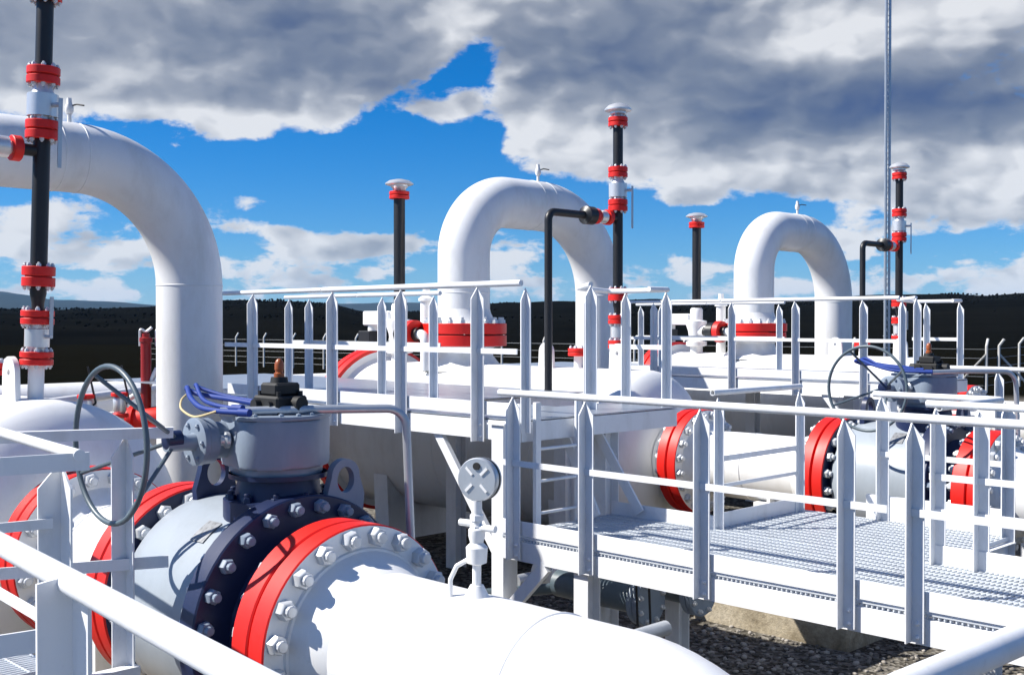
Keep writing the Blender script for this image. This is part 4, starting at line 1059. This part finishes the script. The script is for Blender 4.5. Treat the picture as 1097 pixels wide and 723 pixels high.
# thin cloud is bright, thick cloud is grey; the second pair of noises, stepped toward the sun, models the billows
relief = math_('MULTIPLY', math_('SUBTRACT', u1, u1b), 1.0)
deep = None                                 # thicker and thinner parts of the big masses
for m_ in ((330, 70, 140, 42, .22), (180, 20, 120, 30, .10), (440, 90, 60, 30, .14), (620, 62, 150, 42, .24), (800, 100, 120, 36, .26), (985, 112, 120, 30, .66), (720, 20, 120, 30, .10), (1060, 60, 80, 30, .22), (900, 215, 70, 12, .16), (1040, 240, 90, 12, .20), (110, 255, 60, 9, .16), (20, 20, 60, 30, .2),
           (110, 55, 90, 50, -.30), (230, 60, 40, 30, -.12), (420, 40, 50, 24, -.12), (590, 100, 90, 12, -.2), (680, 40, 40, 20, -.14), (300, 134, 110, 14, -.34), (100, 118, 110, 14, -.22), (590, 158, 90, 26, -.42), (700, 150, 90, 22, -.22), (500, 60, 40, 40, -.2), (890, 36, 100, 34, -.36), (840, 60, 60, 16, -.2), (1040, 12, 60, 20, -.2), (960, 172, 90, 18, -.26), (1085, 175, 50, 20, -.3), (820, 185, 60, 12, -.2), (920, 228, 60, 12, -.25), (1080, 280, 60, 14, -.25)):
    m_ = (*m_[:4], m_[4] * (.9 if m_[4] > 0 else .55))
    e_ = ell(*m_); deep = e_ if deep is None else math_('ADD', deep, e_)
thick = math_('ADD', math_('MULTIPLY', mask, .20), math_('MULTIPLY', math_('SUBTRACT', n4, .52), .85))
thick = math_('ADD', thick, math_('ADD', deep, math_('MULTIPLY', mr.outputs[0], .16)))
thick = math_('ADD', thick, math_('MULTIPLY', relief, .95))
thick = math_('SUBTRACT', thick, math_('MULTIPLY', math_('SUBTRACT', 1.0, math_('MULTIPLY', el, 9.0), True), .22))
thick = math_('SUBTRACT', thick, .045)
cr = t.nodes.new('ShaderNodeValToRGB'); t.links.new(thick, cr.inputs[0]); e = cr.color_ramp.elements
stops = [(.0, (7.6, 7.7, 7.9)), (.12, (5.6, 5.8, 6.2)), (.28, (3.2, 3.5, 4.1)), (.48, (1.9, 2.25, 3.0)), (.70, (1.1, 1.45, 2.4)), (.95, (.5, .85, 2.1))]
while len(e) < len(stops): e.new(.5)
for i, (p_, c_) in enumerate(stops): e[i].position = p_; e[i].color = (*[v / 10 for v in c_], 1)
cs_ = t.nodes.new('ShaderNodeVectorMath'); cs_.operation = 'SCALE'; cs_.inputs['Scale'].default_value = 10; t.links.new(cr.outputs[0], cs_.inputs[0])
hs = t.nodes.new('ShaderNodeHueSaturation'); hs.inputs['Saturation'].default_value = 1.22; hs.inputs['Value'].default_value = .86; hs.inputs['Hue'].default_value = .5
tint = t.nodes.new('ShaderNodeMix'); tint.data_type = 'RGBA'; tint.blend_type = 'MULTIPLY'; tint.inputs[0].default_value = 1; tint.inputs[7].default_value = (.55, .85, 1.28, 1)
t.links.new(sky.outputs[0], tint.inputs[6]); t.links.new(tint.outputs[2], hs.inputs['Color'])
mx = t.nodes.new('ShaderNodeMix'); mx.data_type = 'RGBA'; t.links.new(alpha, mx.inputs[0]); t.links.new(hs.outputs[0], mx.inputs[6]); t.links.new(cs_.outputs[0], mx.inputs[7])
t.links.new(mx.outputs[2], bg.inputs['Color'])
sd = bpy.data.lights.new('sun', 'SUN'); sd.energy = 5.0; sd.angle = R(.5); sd.color = (1.0, .955, .88)
so = bpy.data.objects.new('sun', sd); COL.objects.link(so); so.rotation_euler = sun_dir.to_track_quat('Z', 'Y').to_euler()

# ------------------------------------------------------------------ camera
cd = bpy.data.cameras.new('camera'); cam = bpy.data.objects.new('camera', cd); COL.objects.link(cam); sc.camera = cam
cd.sensor_width = 36; cd.lens = 36 * 1220 / 1097; cd.clip_start = .05; cd.clip_end = 60000
cam.location = (0, 0, EYE)
tilt = math.atan(15.5 / 1220)
look = FWD * math.cos(tilt) + V((0, 0, -math.sin(tilt)))
cam.rotation_euler = look.to_track_quat('-Z', 'Y').to_euler()
vs_ = sc.view_settings; vs_.view_transform = 'Standard'; vs_.look = 'None'; vs_.gamma = 1; vs_.use_curve_mapping = False; vs_.exposure = .68
sc.cycles.use_denoising = True
sc.cycles.max_bounces = 8; sc.cycles.diffuse_bounces = 3
